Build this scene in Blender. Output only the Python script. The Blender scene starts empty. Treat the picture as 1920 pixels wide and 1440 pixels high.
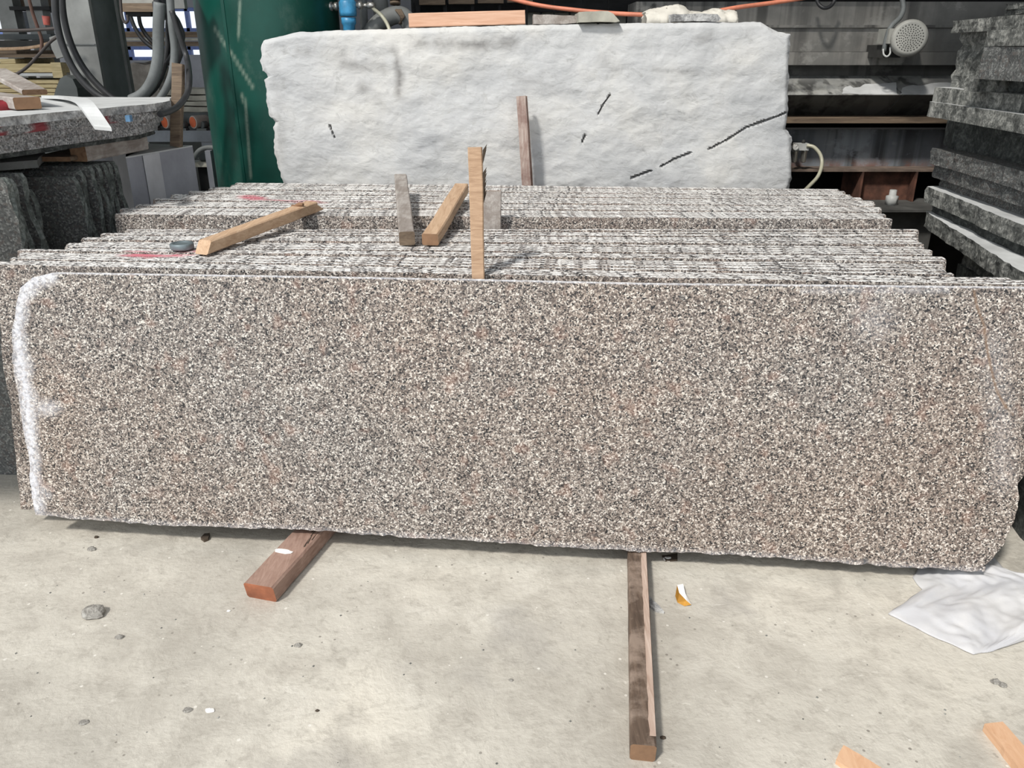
import bpy, math, random
from mathutils import Vector, noise, Matrix
R = math.radians
rnd = random.Random(7)
S = bpy.context.scene
# ------------------------------------------------------------------ camera, world, lights, exposure
PITCH = R(22.5); F_PX = 1507.0
CAM = Vector((0, 0, 1.5))
cd = bpy.data.cameras.new('camera'); cd.sensor_width = 36.0; cd.lens = 36.0*F_PX/1920.0
cd.clip_start = 0.02; cd.clip_end = 200
cam = bpy.data.objects.new('camera', cd); S.collection.objects.link(cam)
cam.location = CAM; cam.rotation_euler = (R(90)-PITCH, 0, 0)
S.camera = cam
S.view_settings.view_transform = 'Standard'; S.view_settings.look = 'None'
S.view_settings.gamma = 1.0; S.view_settings.use_curve_mapping = False
S.view_settings.exposure = 0.0
W = bpy.data.worlds.new('sky'); S.world = W; W.use_nodes = True
bg = W.node_tree.nodes['Background']; bg.inputs[0].default_value = (0.90, 0.95, 1.0, 1); bg.inputs[1].default_value = 1.15
sd = bpy.data.lights.new('sun', 'SUN'); sd.energy = 3.0; sd.angle = R(6); sd.color = (1.0, 0.955, 0.89)
sun = bpy.data.objects.new('sun', sd); S.collection.objects.link(sun)
SAZ, SEL = R(36), R(50)
sdir = Vector((math.sin(SAZ)*math.cos(SEL), math.cos(SAZ)*math.cos(SEL), -math.sin(SEL)))
sun.rotation_euler = sdir.to_track_quat('-Z', 'Y').to_euler(); sun.location = (-3, -4, 6)

# ------------------------------------------------------------------ pixel -> place helpers
def ray(px, py):
    x = (px-960)/F_PX; v = (py-720)/F_PX
    return Vector((x, math.cos(PITCH)-v*math.sin(PITCH), -(math.sin(PITCH)+v*math.cos(PITCH))))
def PD(px, py, D):
    r = ray(px, py); return CAM + r*(D/r.y)
def PZ(px, py, z):
    r = ray(px, py); return CAM + r*((z-CAM.z)/r.z)
def PP(px, py, o, n):
    r = ray(px, py); return CAM + r*((o-CAM).dot(n)/r.dot(n))

# ------------------------------------------------------------------ object helpers
def tag(o, label=None, cat=None, group=None, kind=None):
    if label: o['label'] = label
    if cat: o['category'] = cat
    if group: o['group'] = group
    if kind or cat: o['kind'] = kind or 'thing'
    return o
def empty(name, loc, label=None, cat=None, group=None, kind=None):
    o = bpy.data.objects.new(name, None); S.collection.objects.link(o); o.location = loc
    o.empty_display_size = 0.1
    return tag(o, label, cat, group, kind)
class MB:
    """collects faces in world coordinates; build() makes one mesh object with its origin at its base"""
    def __init__(s): s.v = []; s.f = []; s.m = []; s.sm = []
    def add(s, vs, fs, mi=0, smooth=False):
        b = len(s.v); s.v += [Vector(v) for v in vs]
        for f in fs: s.f.append([b+i for i in f]); s.m.append(mi); s.sm.append(smooth)
        return s
    def box(s, x0, x1, y0, y1, z0, z1, mi=0):
        vs = [(x, y, z) for z in (z0, z1) for y in (y0, y1) for x in (x0, x1)]
        return s.add(vs, [(0,2,3,1),(4,5,7,6),(0,1,5,4),(2,6,7,3),(0,4,6,2),(1,3,7,5)], mi)
    def prism(s, pts, ext, mi=0, mi_side=None):
        n = len(pts); pts = [Vector(p) for p in pts]; ext = Vector(ext)
        b = len(s.v); s.v += pts + [p+ext for p in pts]
        s.f.append([b+i for i in range(n)]); s.m.append(mi); s.sm.append(False)
        s.f.append([b+n+i for i in range(n-1, -1, -1)]); s.m.append(mi); s.sm.append(False)
        ms = mi if mi_side is None else mi_side
        for i in range(n):
            j = (i+1) % n
            s.f.append([b+j, b+i, b+n+i, b+n+j]); s.m.append(ms); s.sm.append(False)
        return s
    def tube(s, pts, r, seg=12, mi=0, cap=True):
        pts = [Vector(p) for p in pts]; n = len(pts); rings = []
        up = None
        for i, p in enumerate(pts):
            t = (pts[min(i+1, n-1)]-pts[max(i-1, 0)]).normalized()
            if up is None:
                up = Vector((0, 0, 1)) if abs(t.z) < 0.9 else Vector((1, 0, 0))
            a = t.cross(up).normalized(); up = a.cross(t).normalized()
            rr = r[i] if isinstance(r, (list, tuple)) else r
            rings.append([p + a*math.cos(2*math.pi*k/seg)*rr + up*math.sin(2*math.pi*k/seg)*rr for k in range(seg)])
        b = len(s.v)
        for g in rings: s.v += g
        for i in range(n-1):
            for k in range(seg):
                k2 = (k+1) % seg
                s.f.append([b+i*seg+k, b+i*seg+k2, b+(i+1)*seg+k2, b+(i+1)*seg+k]); s.m.append(mi); s.sm.append(True)
        if cap:
            s.f.append([b+k for k in range(seg-1, -1, -1)]); s.m.append(mi); s.sm.append(False)
            s.f.append([b+(n-1)*seg+k for k in range(seg)]); s.m.append(mi); s.sm.append(False)
        return s
    def build(s, name, mats, parent=None, smooth=None, bevel=0, attrs=None):
        if not isinstance(mats, (list, tuple)): mats = [mats]
        xs = [v.x for v in s.v]; ys = [v.y for v in s.v]; zs = [v.z for v in s.v]
        org = Vector(((min(xs)+max(xs))/2, (min(ys)+max(ys))/2, min(zs)))
        me = bpy.data.meshes.new(name)
        me.from_pydata([v-org for v in s.v], [], s.f); me.update()
        for m in mats: me.materials.append(m)
        for p, mi, sm in zip(me.polygons, s.m, s.sm):
            p.material_index = mi; p.use_smooth = sm if smooth is None else smooth
        if attrs:
            for an, vals in attrs.items():
                a = me.attributes.new(an, 'FLOAT', 'POINT'); a.data.foreach_set('value', vals)
        o = bpy.data.objects.new(name, me); S.collection.objects.link(o)
        if parent:
            o.parent = parent; pw = Vector(parent.location)
            q = parent.parent
            while q: pw += Vector(q.location); q = q.parent
            o.location = org - pw
        else: o.location = org
        if bevel:
            b = o.modifiers.new('bevel', 'BEVEL'); b.width = bevel; b.segments = 2; b.limit_method = 'ANGLE'
        return o
def dense(pts, step, amp=0.0, closed=True, rough=None, seed=0):
    """subdivide an outline and roughen it along the given edges"""
    out = []; n = len(pts); rr = random.Random(seed)
    for i in range(n if closed else n-1):
        a = Vector(pts[i]); b = Vector(pts[(i+1) % n]); L = (b-a).length
        am = rough.get(i, amp) if rough else amp
        k = max(1, int(L/step))
        for j in range(k):
            p = a.lerp(b, j/k)
            if am and (j > 0):
                nz = noise.noise_vector(p*9+Vector((seed*3.1, 0, 0)))*am*1.6 + noise.noise_vector(p*47+Vector((0, seed*1.7, 0)))*am*0.8
                p = p + nz
            out.append(p)
    if not closed: out.append(Vector(pts[-1]))
    return out
def stone(pts, ext, layers=1, step=0.05, amp=0.004, rough=None, seed=0, mi=0, mi_side=0, mb=None, pn=None):
    """slab of stone: coplanar outline pts, thickness vector ext, rough broken rim"""
    ext = Vector(ext); en = ext.normalized()
    ol = dense(pts, step, amp, True, rough, seed)
    pn = pn or en
    ol = [p - pn*((p-Vector(pts[0])).dot(pn)) for p in ol]
    n = len(ol); cen = sum(ol, Vector())/n
    mb = mb or MB(); b = len(mb.v)
    for L in range(layers+1):
        t = L/layers
        for i, p in enumerate(ol):
            q = p + ext*t
            if 0 < L < layers:
                d = (p-cen).normalized(); q = q + d*noise.noise(q*23+Vector((seed, 5, 1)))*amp*1.5 + d*noise.noise(q*70)*amp*.7
            mb.v.append(q)
    mb.f.append([b+i for i in range(n)]); mb.m.append(mi); mb.sm.append(False)
    mb.f.append([b+layers*n+i for i in range(n-1, -1, -1)]); mb.m.append(mi); mb.sm.append(False)
    for L in range(layers):
        for i in range(n):
            j = (i+1) % n
            mb.f.append([b+L*n+j, b+L*n+i, b+(L+1)*n+i, b+(L+1)*n+j]); mb.m.append(mi_side); mb.sm.append(False)
    return mb
def catmull(P, k=8):
    P = [Vector(p) for p in P]; out = []
    for i in range(len(P)-1):
        p0 = P[max(i-1, 0)]; p1 = P[i]; p2 = P[i+1]; p3 = P[min(i+2, len(P)-1)]
        for j in range(k):
            t = j/k
            out.append(0.5*((2*p1)+(p2-p0)*t+(2*p0-5*p1+4*p2-p3)*t*t+(3*p1-p0-3*p2+p3)*t**3))
    out.append(P[-1]); return out
def beam(p0, p1, w, h, seed=0, up=Vector((0, 0, 1)), w1=None, chamfer=0.0, mb=None, amp=0.0012, cuts=(0, 0)):
    """sawn timber from p0 to p1 (centres of the bottom face); material 0 sides, 1 end grain"""
    p0 = Vector(p0); p1 = Vector(p1); d = (p1-p0).normalized(); s = d.cross(up).normalized(); u = s.cross(d).normalized()
    w1 = w1 or w; mb = mb or MB(); b = len(mb.v); k = max(4, int((p1-p0).length/0.04)); rr = random.Random(seed)
    c = chamfer or 0.004
    for i in range(k+1):
        t = i/k; ww = (w+(w1-w)*t)/2
        prof = [(-ww+c, 0), (ww-c, 0), (ww, c), (ww, h-c), (ww-c, h), (-ww+c, h), (-ww, h-c), (-ww, c)]
        bow = noise.noise(Vector((t*2, seed, 0)))*0.004
        for (a, e) in prof:
            q = p0.lerp(p1, t) + s*(a+bow) + u*e
            if i == 0: q = q + d*cuts[0]*(e/h)
            if i == k: q = q + d*cuts[1]*(e/h)
            q += noise.noise_vector(q*30+Vector((seed, 0, 0)))*amp
            if abs(p0.z-p1.z) < 0.001 and e == 0: q.z = p0.z
            mb.v.append(q)
    for i in range(k):
        for j in range(8):
            j2 = (j+1) % 8
            mb.f.append([b+i*8+j2, b+i*8+j, b+(i+1)*8+j, b+(i+1)*8+j2]); mb.m.append(0); mb.sm.append(False)
    mb.f.append([b+j for j in range(8)]); mb.m.append(1); mb.sm.append(False)
    mb.f.append([b+k*8+j for j in range(7, -1, -1)]); mb.m.append(1); mb.sm.append(False)
    return mb
def lathe(mb, c, axis, prof, seg=24, mi=0, smooth=True):
    """prof: list of (radius, along)"""
    c = Vector(c); axis = Vector(axis).normalized(); a = axis.orthogonal().normalized(); e = axis.cross(a)
    b = len(mb.v)
    for (r, t) in prof:
        for k in range(seg):
            th = 2*math.pi*k/seg
            mb.v.append(c + axis*t + a*math.cos(th)*r + e*math.sin(th)*r)
    for i in range(len(prof)-1):
        for k in range(seg):
            k2 = (k+1) % seg
            mb.f.append([b+i*seg+k, b+i*seg+k2, b+(i+1)*seg+k2, b+(i+1)*seg+k]); mb.m.append(mi); mb.sm.append(smooth)
    mb.f.append([b+k for k in range(seg-1, -1, -1)]); mb.m.append(mi); mb.sm.append(False)
    e0 = b+(len(prof)-1)*seg
    mb.f.append([e0+k for k in range(seg)]); mb.m.append(mi); mb.sm.append(False)
    return mb

# ------------------------------------------------------------------ materials
def lin(c):
    return tuple((x/255/12.92) if x/255 <= 0.04045 else ((x/255+0.055)/1.055)**2.4 for x in c) + (1.0,)
class Mat:
    def __init__(s, name, rough=0.8, metal=0.0, spec=0.5):
        s.m = bpy.data.materials.new(name); s.m.use_nodes = True; s.t = s.m.node_tree
        s.b = s.t.nodes['Principled BSDF']; s.b.inputs['Roughness'].default_value = rough
        s.b.inputs['Metallic'].default_value = metal; s.b.inputs['Specular IOR Level'].default_value = spec
        s.co = s.t.nodes.new('ShaderNodeTexCoord').outputs['Object']
    def L(s, a, b): s.t.links.new(a, b)
    def n(s, ty, **k):
        nd = s.t.nodes.new('ShaderNode'+ty)
        for a, v in k.items(): setattr(nd, a, v)
        return nd
    def scl(s, v, co=None):
        m = s.n('Mapping'); m.inputs['Scale'].default_value = v; s.L(co or s.co, m.inputs[0]); return m.outputs[0]
    def noise(s, scale, detail=3, rough=0.5, co=None, dist=0, col=False):
        n = s.n('TexNoise'); n.inputs['Scale'].default_value = scale; n.inputs['Detail'].default_value = detail
        n.inputs['Roughness'].default_value = rough; n.inputs['Distortion'].default_value = dist
        s.L(co or s.co, n.inputs['Vector']); return n.outputs['Color' if col else 'Fac']
    def ramp(s, f, stops, const=False):
        r = s.n('ValToRGB'); e = r.color_ramp.elements
        if const: r.color_ramp.interpolation = 'CONSTANT'
        while len(e) > 1: e.remove(e[-1])
        for i, (p, c) in enumerate(stops):
            el = e[0] if i == 0 else e.new(p)
            el.position = p; el.color = lin(c) if isinstance(c, tuple) else (c, c, c, 1)
        s.L(f, r.inputs[0]); return r.outputs[0]
    def mix(s, f, a, b, mode='MIX'):
        m = s.n('Mix', data_type='RGBA', blend_type=mode)
        if isinstance(f, (int, float)): m.inputs[0].default_value = f
        else: s.L(f, m.inputs[0])
        for i, x in ((6, a), (7, b)):
            if isinstance(x, tuple): m.inputs[i].default_value = lin(x)
            else: s.L(x, m.inputs[i])
        return m.outputs[2]
    def math(s, op, a, b=0.0, clamp=False):
        m = s.n('Math', operation=op, use_clamp=clamp)
        for i, x in ((0, a), (1, b)):
            if isinstance(x, (int, float)): m.inputs[i].default_value = x
            else: s.L(x, m.inputs[i])
        return m.outputs[0]
    def attr(s, name):
        return s.n('Attribute', attribute_name=name).outputs['Fac']
    def col(s, c):
        if isinstance(c, tuple): s.b.inputs['Base Color'].default_value = lin(c)
        else: s.L(c, s.b.inputs['Base Color'])
        return s
    def bump(s, h, st=0.3, dist=0.01):
        b = s.n('Bump'); b.inputs['Strength'].default_value = st; b.inputs['Distance'].default_value = dist
        s.L(h, b.inputs['Height']); s.L(b.outputs[0], s.b.inputs['Normal']); return s
def plain(name, c, rough=0.7, metal=0.0, vary=0.15, scale=12, bump=0.15):
    m = Mat(name, rough, metal)
    n = m.noise(scale, 6, 0.6)
    k = lambda f: tuple(min(255, x*f) for x in c)
    m.col(m.ramp(n, [(0.3, k(1-vary)), (0.5, c), (0.7, k(1+vary))]))
    if bump: m.bump(m.noise(scale*6, 4), bump, 0.004)
    return m.m
def granite(name, stops, scale=265, rough=0.5, tint=0.35, bump=0.1, dist=0.004, warm=(186, 160, 142), cool=(176, 180, 184), red=True):
    m = Mat(name, rough)
    nz = m.noise(120, 2, 0.5, col=True)
    va = m.n('VectorMath', operation='MULTIPLY_ADD'); m.L(nz, va.inputs[0]); va.inputs[1].default_value = (dist,)*3
    m.L(m.co, va.inputs[2])
    v = m.n('TexVoronoi'); v.inputs['Scale'].default_value = scale; m.L(va.outputs[0], v.inputs['Vector'])
    sp = m.n('SeparateColor'); m.L(v.outputs['Color'], sp.inputs[0])
    cl = m.noise(45, 2)                      # clustering of the grains
    f = m.math('ADD', sp.outputs[0], m.math('MULTIPLY', m.math('SUBTRACT', cl, 0.5), 0.45))
    c = m.ramp(f, stops, True)
    v2 = m.n('TexVoronoi'); v2.inputs['Scale'].default_value = scale*0.55; m.L(va.outputs[0], v2.inputs['Vector'])
    sp2 = m.n('SeparateColor'); m.L(v2.outputs['Color'], sp2.inputs[0])
    c = m.mix(m.math('MULTIPLY', m.math('GREATER_THAN', sp2.outputs[1], 0.86), 0.55), c, (92, 84, 80))
    big = m.ramp(m.noise(1.3, 3), [(0.35, cool), (0.6, warm)])
    c = m.mix(tint, c, big, 'SOFT_LIGHT')
    if red:
        c = m.mix(m.math('MULTIPLY', m.ramp(m.noise(17, 2), [(0.60, 0.0), (0.72, 1.0)]), 0.20), c, (172, 128, 108))
        c = m.mix(m.math('MULTIPLY', m.ramp(m.noise(30, 1, co=m.scl((1.1, 1.3, 0.9))), [(0.72, 0.0), (0.77, 1.0)]), 0.6), c, (58, 60, 62))
    m.c = c; m.f = f
    if bump: m.bump(f, bump, 0.003)
    return m
M = {}
BAIN = [(0.0, (34, 34, 36)), (0.17, (92, 87, 84)), (0.33, (124, 116, 110)), (0.53, (150, 141, 133)), (0.72, (180, 173, 165)), (0.89, (218, 213, 206))]
g = granite('granite_honed', BAIN, rough=0.32)
ck = g.attr('chalk'); ckn = g.math('MULTIPLY', ck, g.ramp(g.noise(90, 3), [(0.35, 0.45), (0.6, 1.0)]))
c = g.mix(ckn, g.c, (226, 228, 236))
c = g.mix(g.attr('crack'), c, (128, 104, 84))
g.col(c); M['front'] = g.m
g = granite('granite_honed_plain', BAIN, rough=0.4); g.col(g.c); M['honed'] = g.m
EDGE = [(0.0, (58, 58, 60)), (0.15, (138, 135, 134)), (0.24, (192, 188, 185)), (0.40, (216, 214, 211)), (0.62, (232, 231, 229)), (0.82, (246, 245, 243))]
g = granite('granite_sawn_edge', EDGE, scale=125, rough=0.85, tint=0.15, bump=0.5, red=False)
g.col(g.mix(g.attr('paint'), g.c, (206, 120, 132))); M['edge'] = g.m
DK = [(0.0, (76, 78, 78)), (0.3, (92, 94, 93)), (0.6, (106, 108, 106)), (0.85, (130, 132, 130))]
g = granite('granite_shade_dark', DK, scale=170, rough=0.8, tint=0.15, red=False); g.col(g.c); M['dark'] = g.m  # grey-green granite, darkened to stand in for shade on the stacks
def rough_face(name, a, b, hi, k=1.0):
    m = Mat(name, 0.9)
    n1 = m.noise(14, 8, 0.75, dist=0.6); n2 = m.noise(70, 5, 0.7)
    f = m.math('ADD', m.math('MULTIPLY', n1, 0.6), m.math('MULTIPLY', n2, 0.4))
    c = m.ramp(f, [(0.40, a), (0.50, b), (0.60, hi)])
    st = m.noise(6, 2, co=m.scl((1, 1, 0.12)))
    c = m.mix(m.ramp(st, [(0.60, 0.0), (0.68, 0.6)]), c, hi)
    m.col(c).bump(f, 0.9*k, 0.03); return m.m
M['rough'] = rough_face('granite_split_face', (66, 68, 66), (118, 120, 116), (184, 184, 178))
M['rough_shaded'] = rough_face('granite_split_face_shaded', (44, 47, 46), (74, 78, 76), (116, 120, 117))  # darkened copy of the split face, shade painted in for recessed stones
M['edge_green'] = rough_face('dark_slab_broken_edge', (78, 84, 82), (118, 125, 121), (168, 174, 170))
M['rough_light'] = rough_face('granite_split_face_light', (128, 128, 128), (186, 186, 186), (236, 236, 234))
g = granite('grey_granite_sawn', [(0.0, (104, 106, 108)), (0.25, (144, 145, 146)), (0.6, (166, 167, 167)), (0.85, (192, 192, 192))], scale=170, rough=0.8, tint=0.1, red=False)
g.col(g.mix(g.attr('paint'), g.c, (140, 62, 68))); M['grey'] = g.m
M['dusty'] = plain('stone_dust_top', (196, 198, 198), 0.9, vary=0.08, scale=9, bump=0.4)
M['dusty_dark'] = plain('stone_dust_top_dark', (118, 120, 118), 0.9, vary=0.15, scale=9, bump=0.4)
# floor
m = Mat('concrete_floor', 0.55)
n1 = m.noise(0.9, 6, 0.6, dist=0.4); n2 = m.noise(7, 8, 0.65, dist=0.3); n3 = m.noise(60, 4)
c = m.ramp(n1, [(0.32, (178, 173, 163)), (0.5, (204, 199, 188)), (0.68, (218, 212, 199))])
c = m.mix(m.ramp(n2, [(0.35, 0.55), (0.55, 0.0)]), c, (164, 158, 148))
c = m.mix(m.ramp(m.noise(3.5, 7, 0.7), [(0.60, 0.0), (0.74, 0.5)]), c, (224, 220, 210))
c = m.mix(m.ramp(m.noise(24, 7, 0.75, dist=0.5), [(0.34, 0.42), (0.48, 0.0)]), c, (150, 144, 134))
c = m.mix(m.ramp(m.noise(11, 6, 0.7, dist=1.2, co=m.scl((1, 1.7, 1))), [(0.62, 0.0), (0.70, 0.45)]), c, (228, 224, 214))
c = m.mix(m.ramp(m.noise(1.7, 4, 0.6, co=m.scl((1.15, .9, 1))), [(0.62, 0.0), (0.74, 0.5)]), c, (150, 146, 142))
vo = m.n('TexVoronoi'); vo.inputs['Scale'].default_value = 26; m.L(m.co, vo.inputs['Vector'])
spk = m.math('MULTIPLY', m.math('LESS_THAN', vo.outputs['Distance'], 0.10), m.ramp(m.noise(4, 2), [(0.5, 0.0), (0.6, 0.7)]))
c = m.mix(spk, c, (116, 110, 102))
vo2 = m.n('TexVoronoi'); vo2.inputs['Scale'].default_value = 17; m.L(m.co, vo2.inputs['Vector'])
c = m.mix(m.math('MULTIPLY', m.math('LESS_THAN', vo2.outputs['Distance'], 0.07), 0.6), c, (236, 232, 224))
m.col(c); h = m.math('ADD', m.math('MULTIPLY', n2, 0.8), m.math('MULTIPLY', n3, 0.25)); m.bump(h, 0.5, 0.02); M['floor'] = m.m
# weathered block
m = Mat('dusty_block_face', 0.9)
n1 = m.noise(2.2, 8, 0.6, dist=0.3); n2 = m.noise(11, 9, 0.7, dist=0.8, co=m.scl((1, 1, 1.7)))
c = m.ramp(n1, [(0.34, (188, 190, 192)), (0.5, (204, 205, 205)), (0.66, (216, 215, 211))])
c = m.mix(m.ramp(n2, [(0.30, 0.6), (0.44, 0.0)]), c, (158, 158, 156))
c = m.mix(m.ramp(m.noise(5, 7, 0.72, dist=1.5), [(0.60, 0.0), (0.68, 0.35)]), c, (176, 175, 170))
c = m.mix(m.math('MULTIPLY', m.attr('stain_shadow'), m.ramp(m.noise(14, 5), [(0.35, 0.2), (0.6, 1.0)])), c, (140, 138, 136))
c = m.mix(m.attr('crack'), c, (74, 68, 62))
m.col(c); m.bump(m.math('ADD', n2, m.math('MULTIPLY', m.noise(50, 5), 0.3)), 0.28, 0.02); M['block'] = m.m
# woods
def wood(name, a, b, scale=(2, 2, 2), grain=(30, 30, 3), rough=0.8, dirt=None, dk=0.5, bump=0.3):
    m = Mat(name, rough)
    n = m.noise(1.0, 6, 0.65, co=m.scl(grain), dist=1.2)
    c = m.ramp(n, [(0.3, a), (0.7, b)])
    if dirt: c = m.mix(m.ramp(m.noise(9, 6, 0.65), [(0.45, 0.0), (0.6, dk)]), c, dirt)
    m.col(c); m.bump(n, bump, 0.004); return m.m
M['wood_v'] = wood('sawn_pine_upright', (158, 128, 102), (194, 164, 136), grain=(14, 14, 110))
M['wood_y'] = wood('sawn_pine', (176, 142, 112), (212, 182, 152), grain=(60, 5, 60))
M['wood_grey'] = wood('weathered_timber', (146, 138, 132), (190, 184, 178), grain=(60, 5, 60), dirt=(112, 98, 88))
M['wood_white'] = wood('dusty_timber', (150, 122, 112), (204, 190, 180), grain=(60, 60, 5), dirt=(122, 88, 80), dk=0.6)
M['wood_end'] = wood('end_grain', (112, 84, 62), (158, 126, 98), grain=(40, 40, 40))
M['wood_red'] = wood('red_brown_timber', (140, 110, 96), (174, 146, 132), grain=(70, 8, 70), dirt=(124, 98, 86))
M['wood_red_end'] = plain('fresh_red_end_grain', (158, 98, 70), 0.8, vary=0.2)
M['wood_dark'] = wood('dark_oiled_timber', (72, 58, 48), (112, 94, 80), grain=(70, 6, 70), dirt=(160, 142, 128), dk=0.7)
M['wood_pale'] = wood('pale_split_edge', (168, 142, 126), (206, 186, 172), grain=(70, 6, 70))
M['wood_brownend'] = plain('brown_end_grain', (142, 110, 84), 0.85, vary=0.15)
M['wood_pink'] = wood('fresh_pink_plank', (206, 160, 132), (230, 190, 164), grain=(4, 60, 60))
M['wood_scrap'] = wood('fresh_wood_offcut', (206, 160, 124), (226, 188, 154), grain=(40, 10, 40))
M['wood_old'] = wood('old_brown_timber', (88, 74, 62), (138, 120, 100), grain=(4, 50, 50))
M['bark'] = plain('bark_splinters', (72, 62, 52), 0.9, vary=0.3)
# paints, metals, cloth
m = Mat('green_painted_steel', 0.42)
n1 = m.noise(3, 6, 0.6); c = m.ramp(n1, [(0.3, (6, 62, 52)), (0.6, (8, 78, 67))])
dust = m.ramp(m.noise(5, 8, 0.75, co=m.scl((1, 1, 0.6))), [(0.55, 0.0), (0.75, 0.5)])
c = m.mix(dust, c, (96, 118, 108))
c = m.mix(m.ramp(m.noise(4.2, 3, co=m.scl((1.3, 1.3, 0.8))), [(0.69, 0.0), (0.72, 0.75)]), c, (96, 62, 52))
c = m.mix(m.math('MULTIPLY', m.attr('scratch'), m.ramp(m.noise(60, 3), [(0.3, 0.5), (0.5, 1.0)])), c, (134, 152, 138))
m.col(c).bump(m.noise(30, 4), 0.1, 0.004); M['green'] = m.m
def streaky(name, base, lo, hi, rust=None):
    m = Mat(name, 0.7)
    n = m.noise(2.2, 6, 0.6); c = m.ramp(n, [(0.32, lo), (0.5, base), (0.68, hi)])
    st = m.noise(6.0, 3, 0.6, co=m.scl((1.9, 1, 0.055)), dist=0.25)
    msk = m.ramp(m.noise(1.1, 3, 0.6, co=m.scl((1, 1, .6))), [(0.38, 0.0), (0.52, 1.0)])
    c = m.mix(m.math('MULTIPLY', m.ramp(st, [(0.46, 0.0), (0.58, 0.85)]), msk), c, tuple(x*0.42 for x in base))
    c = m.mix(m.ramp(m.noise(2.3, 6, 0.65, co=m.scl((1, 1, 1.3))), [(0.56, 0.0), (0.60, 0.55)]), c, tuple(min(255, x*1.3) for x in base))
    if rust: c = m.mix(m.math('MULTIPLY', m.attr('rust'), m.ramp(m.noise(9, 6, 0.7), [(0.42, 0.0), (0.62, 0.85)])), c, rust)
    m.col(c).bump(m.noise(40, 3), 0.06, 0.003); return m.m
M['panel'] = streaky('dirty_machine_panel', (122, 121, 117), (94, 94, 91), (152, 149, 143))
M['shelf'] = streaky('slurry_trough', (132, 133, 131), (106, 108, 108), (168, 168, 162))
M['darkpanel'] = streaky('dark_machine_panel', (84, 84, 81), (66, 66, 64), (102, 102, 99))
M['ibeam'] = streaky('painted_steel_beam', (126, 132, 138), (102, 107, 112), (150, 153, 155), rust=(124, 72, 44))
M['rust'] = plain('rusty_steel', (92, 62, 50), 0.85, vary=0.3, scale=14)
M['concrete_dark'] = plain('dark_concrete', (74, 74, 72), 0.9, vary=0.25, scale=6)
M['flange'] = plain('brownish_flange', (112, 98, 88), 0.8, vary=0.2)
M['black'] = plain('black_shadowed_steel', (26, 26, 27), 0.8, vary=0.3)  # near-black with shade painted in, for gaps, backdrop and dark parts
M['motor'] = plain('grey_motor_housing', (158, 158, 152), 0.6, vary=0.08)
M['motor_dark'] = plain('dark_motor_vent', (52, 52, 50), 0.8)
M['steel'] = plain('grey_column_paint', (128, 130, 128), 0.65, vary=0.15, scale=5)
M['web'] = plain('column_web_shaded', (112, 117, 117), 0.65, vary=0.12, scale=5)  # column paint darkened for the side face turned from the light
M['steel_dark'] = plain('dark_column_web', (80, 85, 85), 0.65, vary=0.15, scale=5)
M['hose'] = plain('black_rubber_hose', (46, 47, 49), 0.5, vary=0.25)
M['hose_grey'] = plain('grey_dusty_hose', (108, 112, 112), 0.6, vary=0.12)
M['hose_clear'] = plain('pale_clear_hose', (186, 184, 164), 0.35, vary=0.08)
M['hose_orange'] = plain('orange_air_hose', (214, 132, 104), 0.5, vary=0.1)
M['cable'] = plain('thin_dark_cable', (66, 60, 58), 0.7)
M['cable_brown'] = plain('brown_cable', (122, 92, 80), 0.7)
M['blue'] = plain('blue_filter_plastic', (70, 150, 196), 0.4, vary=0.2)
M['chrome'] = plain('chrome_fitting', (190, 188, 182), 0.3, metal=0.7, vary=0.1, bump=0)
M['white_metal'] = plain('white_regulator_body', (186, 188, 186), 0.5, vary=0.08)
M['gauge'] = plain('gauge_dial', (236, 236, 232), 0.4, vary=0.02, bump=0)
M['disc'] = plain('zinc_grey_disc', (118, 130, 134), 0.45, metal=0.3, vary=0.12)
M['red'] = plain('red_rubber_glove', (128, 34, 42), 0.6, vary=0.2)
M['pink_tag'] = plain('pink_plastic_tag', (226, 120, 108), 0.5)
M['blue_frame'] = plain('blue_window_frame', (96, 116, 172), 0.6, vary=0.1)
M['wall_grey'] = plain('grey_hall_wall', (134, 136, 142), 0.9, vary=0.08, scale=2)
M['shading_ceiling'] = plain('dark_hall_roof', (120, 122, 124), 0.9, vary=0.08, scale=2)
M['brick'] = plain('dusty_block_pile', (148, 142, 134), 0.9, vary=0.2, scale=7, bump=0.5)
M['yellow'] = wood('yellow_timber', (176, 156, 112), (232, 214, 170), grain=(4, 40, 40))
M['pale_stone'] = plain('pale_offcut_stone', (176, 174, 162), 0.9, vary=0.15, scale=8, bump=0.5)
M['roller'] = plain('white_roller_drum', (168, 156, 148), 0.5, vary=0.1)
M['orange'] = plain('orange_roller_hub', (186, 88, 48), 0.6, vary=0.15)
M['conveyor'] = plain('blue_grey_conveyor_steel', (112, 118, 126), 0.6, vary=0.12, scale=6)
M['white_strip'] = plain('white_stone_strip', (206, 208, 208), 0.7, vary=0.04)
M['lilac'] = plain('smooth_grey_block_face', (158, 160, 168), 0.85, vary=0.07, scale=7)
M['lilac_light'] = plain('light_grey_stripe', (196, 197, 201), 0.85, vary=0.06, scale=7)
m = Mat('white_cloth', 0.9)
c = m.ramp(m.noise(6, 6, 0.6), [(0.4, (196, 196, 199)), (0.6, (210, 209, 209))])
c = m.mix(m.ramp(m.noise(11, 5, 0.7), [(0.66, 0.0), (0.74, 0.6)]), c, (150, 148, 146))
m.col(c).bump(m.noise(60, 5), 0.15, 0.003); M['cloth'] = m.m
M['cloth_dusty'] = plain('dusty_white_cloth', (214, 210, 200), 0.9, vary=0.06, scale=14)
M['chip'] = rough_face('pale_stone_chip', (130, 126, 120), (176, 172, 165), (214, 212, 206))
M['gold'] = plain('gold_foil', (190, 138, 58), 0.3, metal=0.4)
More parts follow.
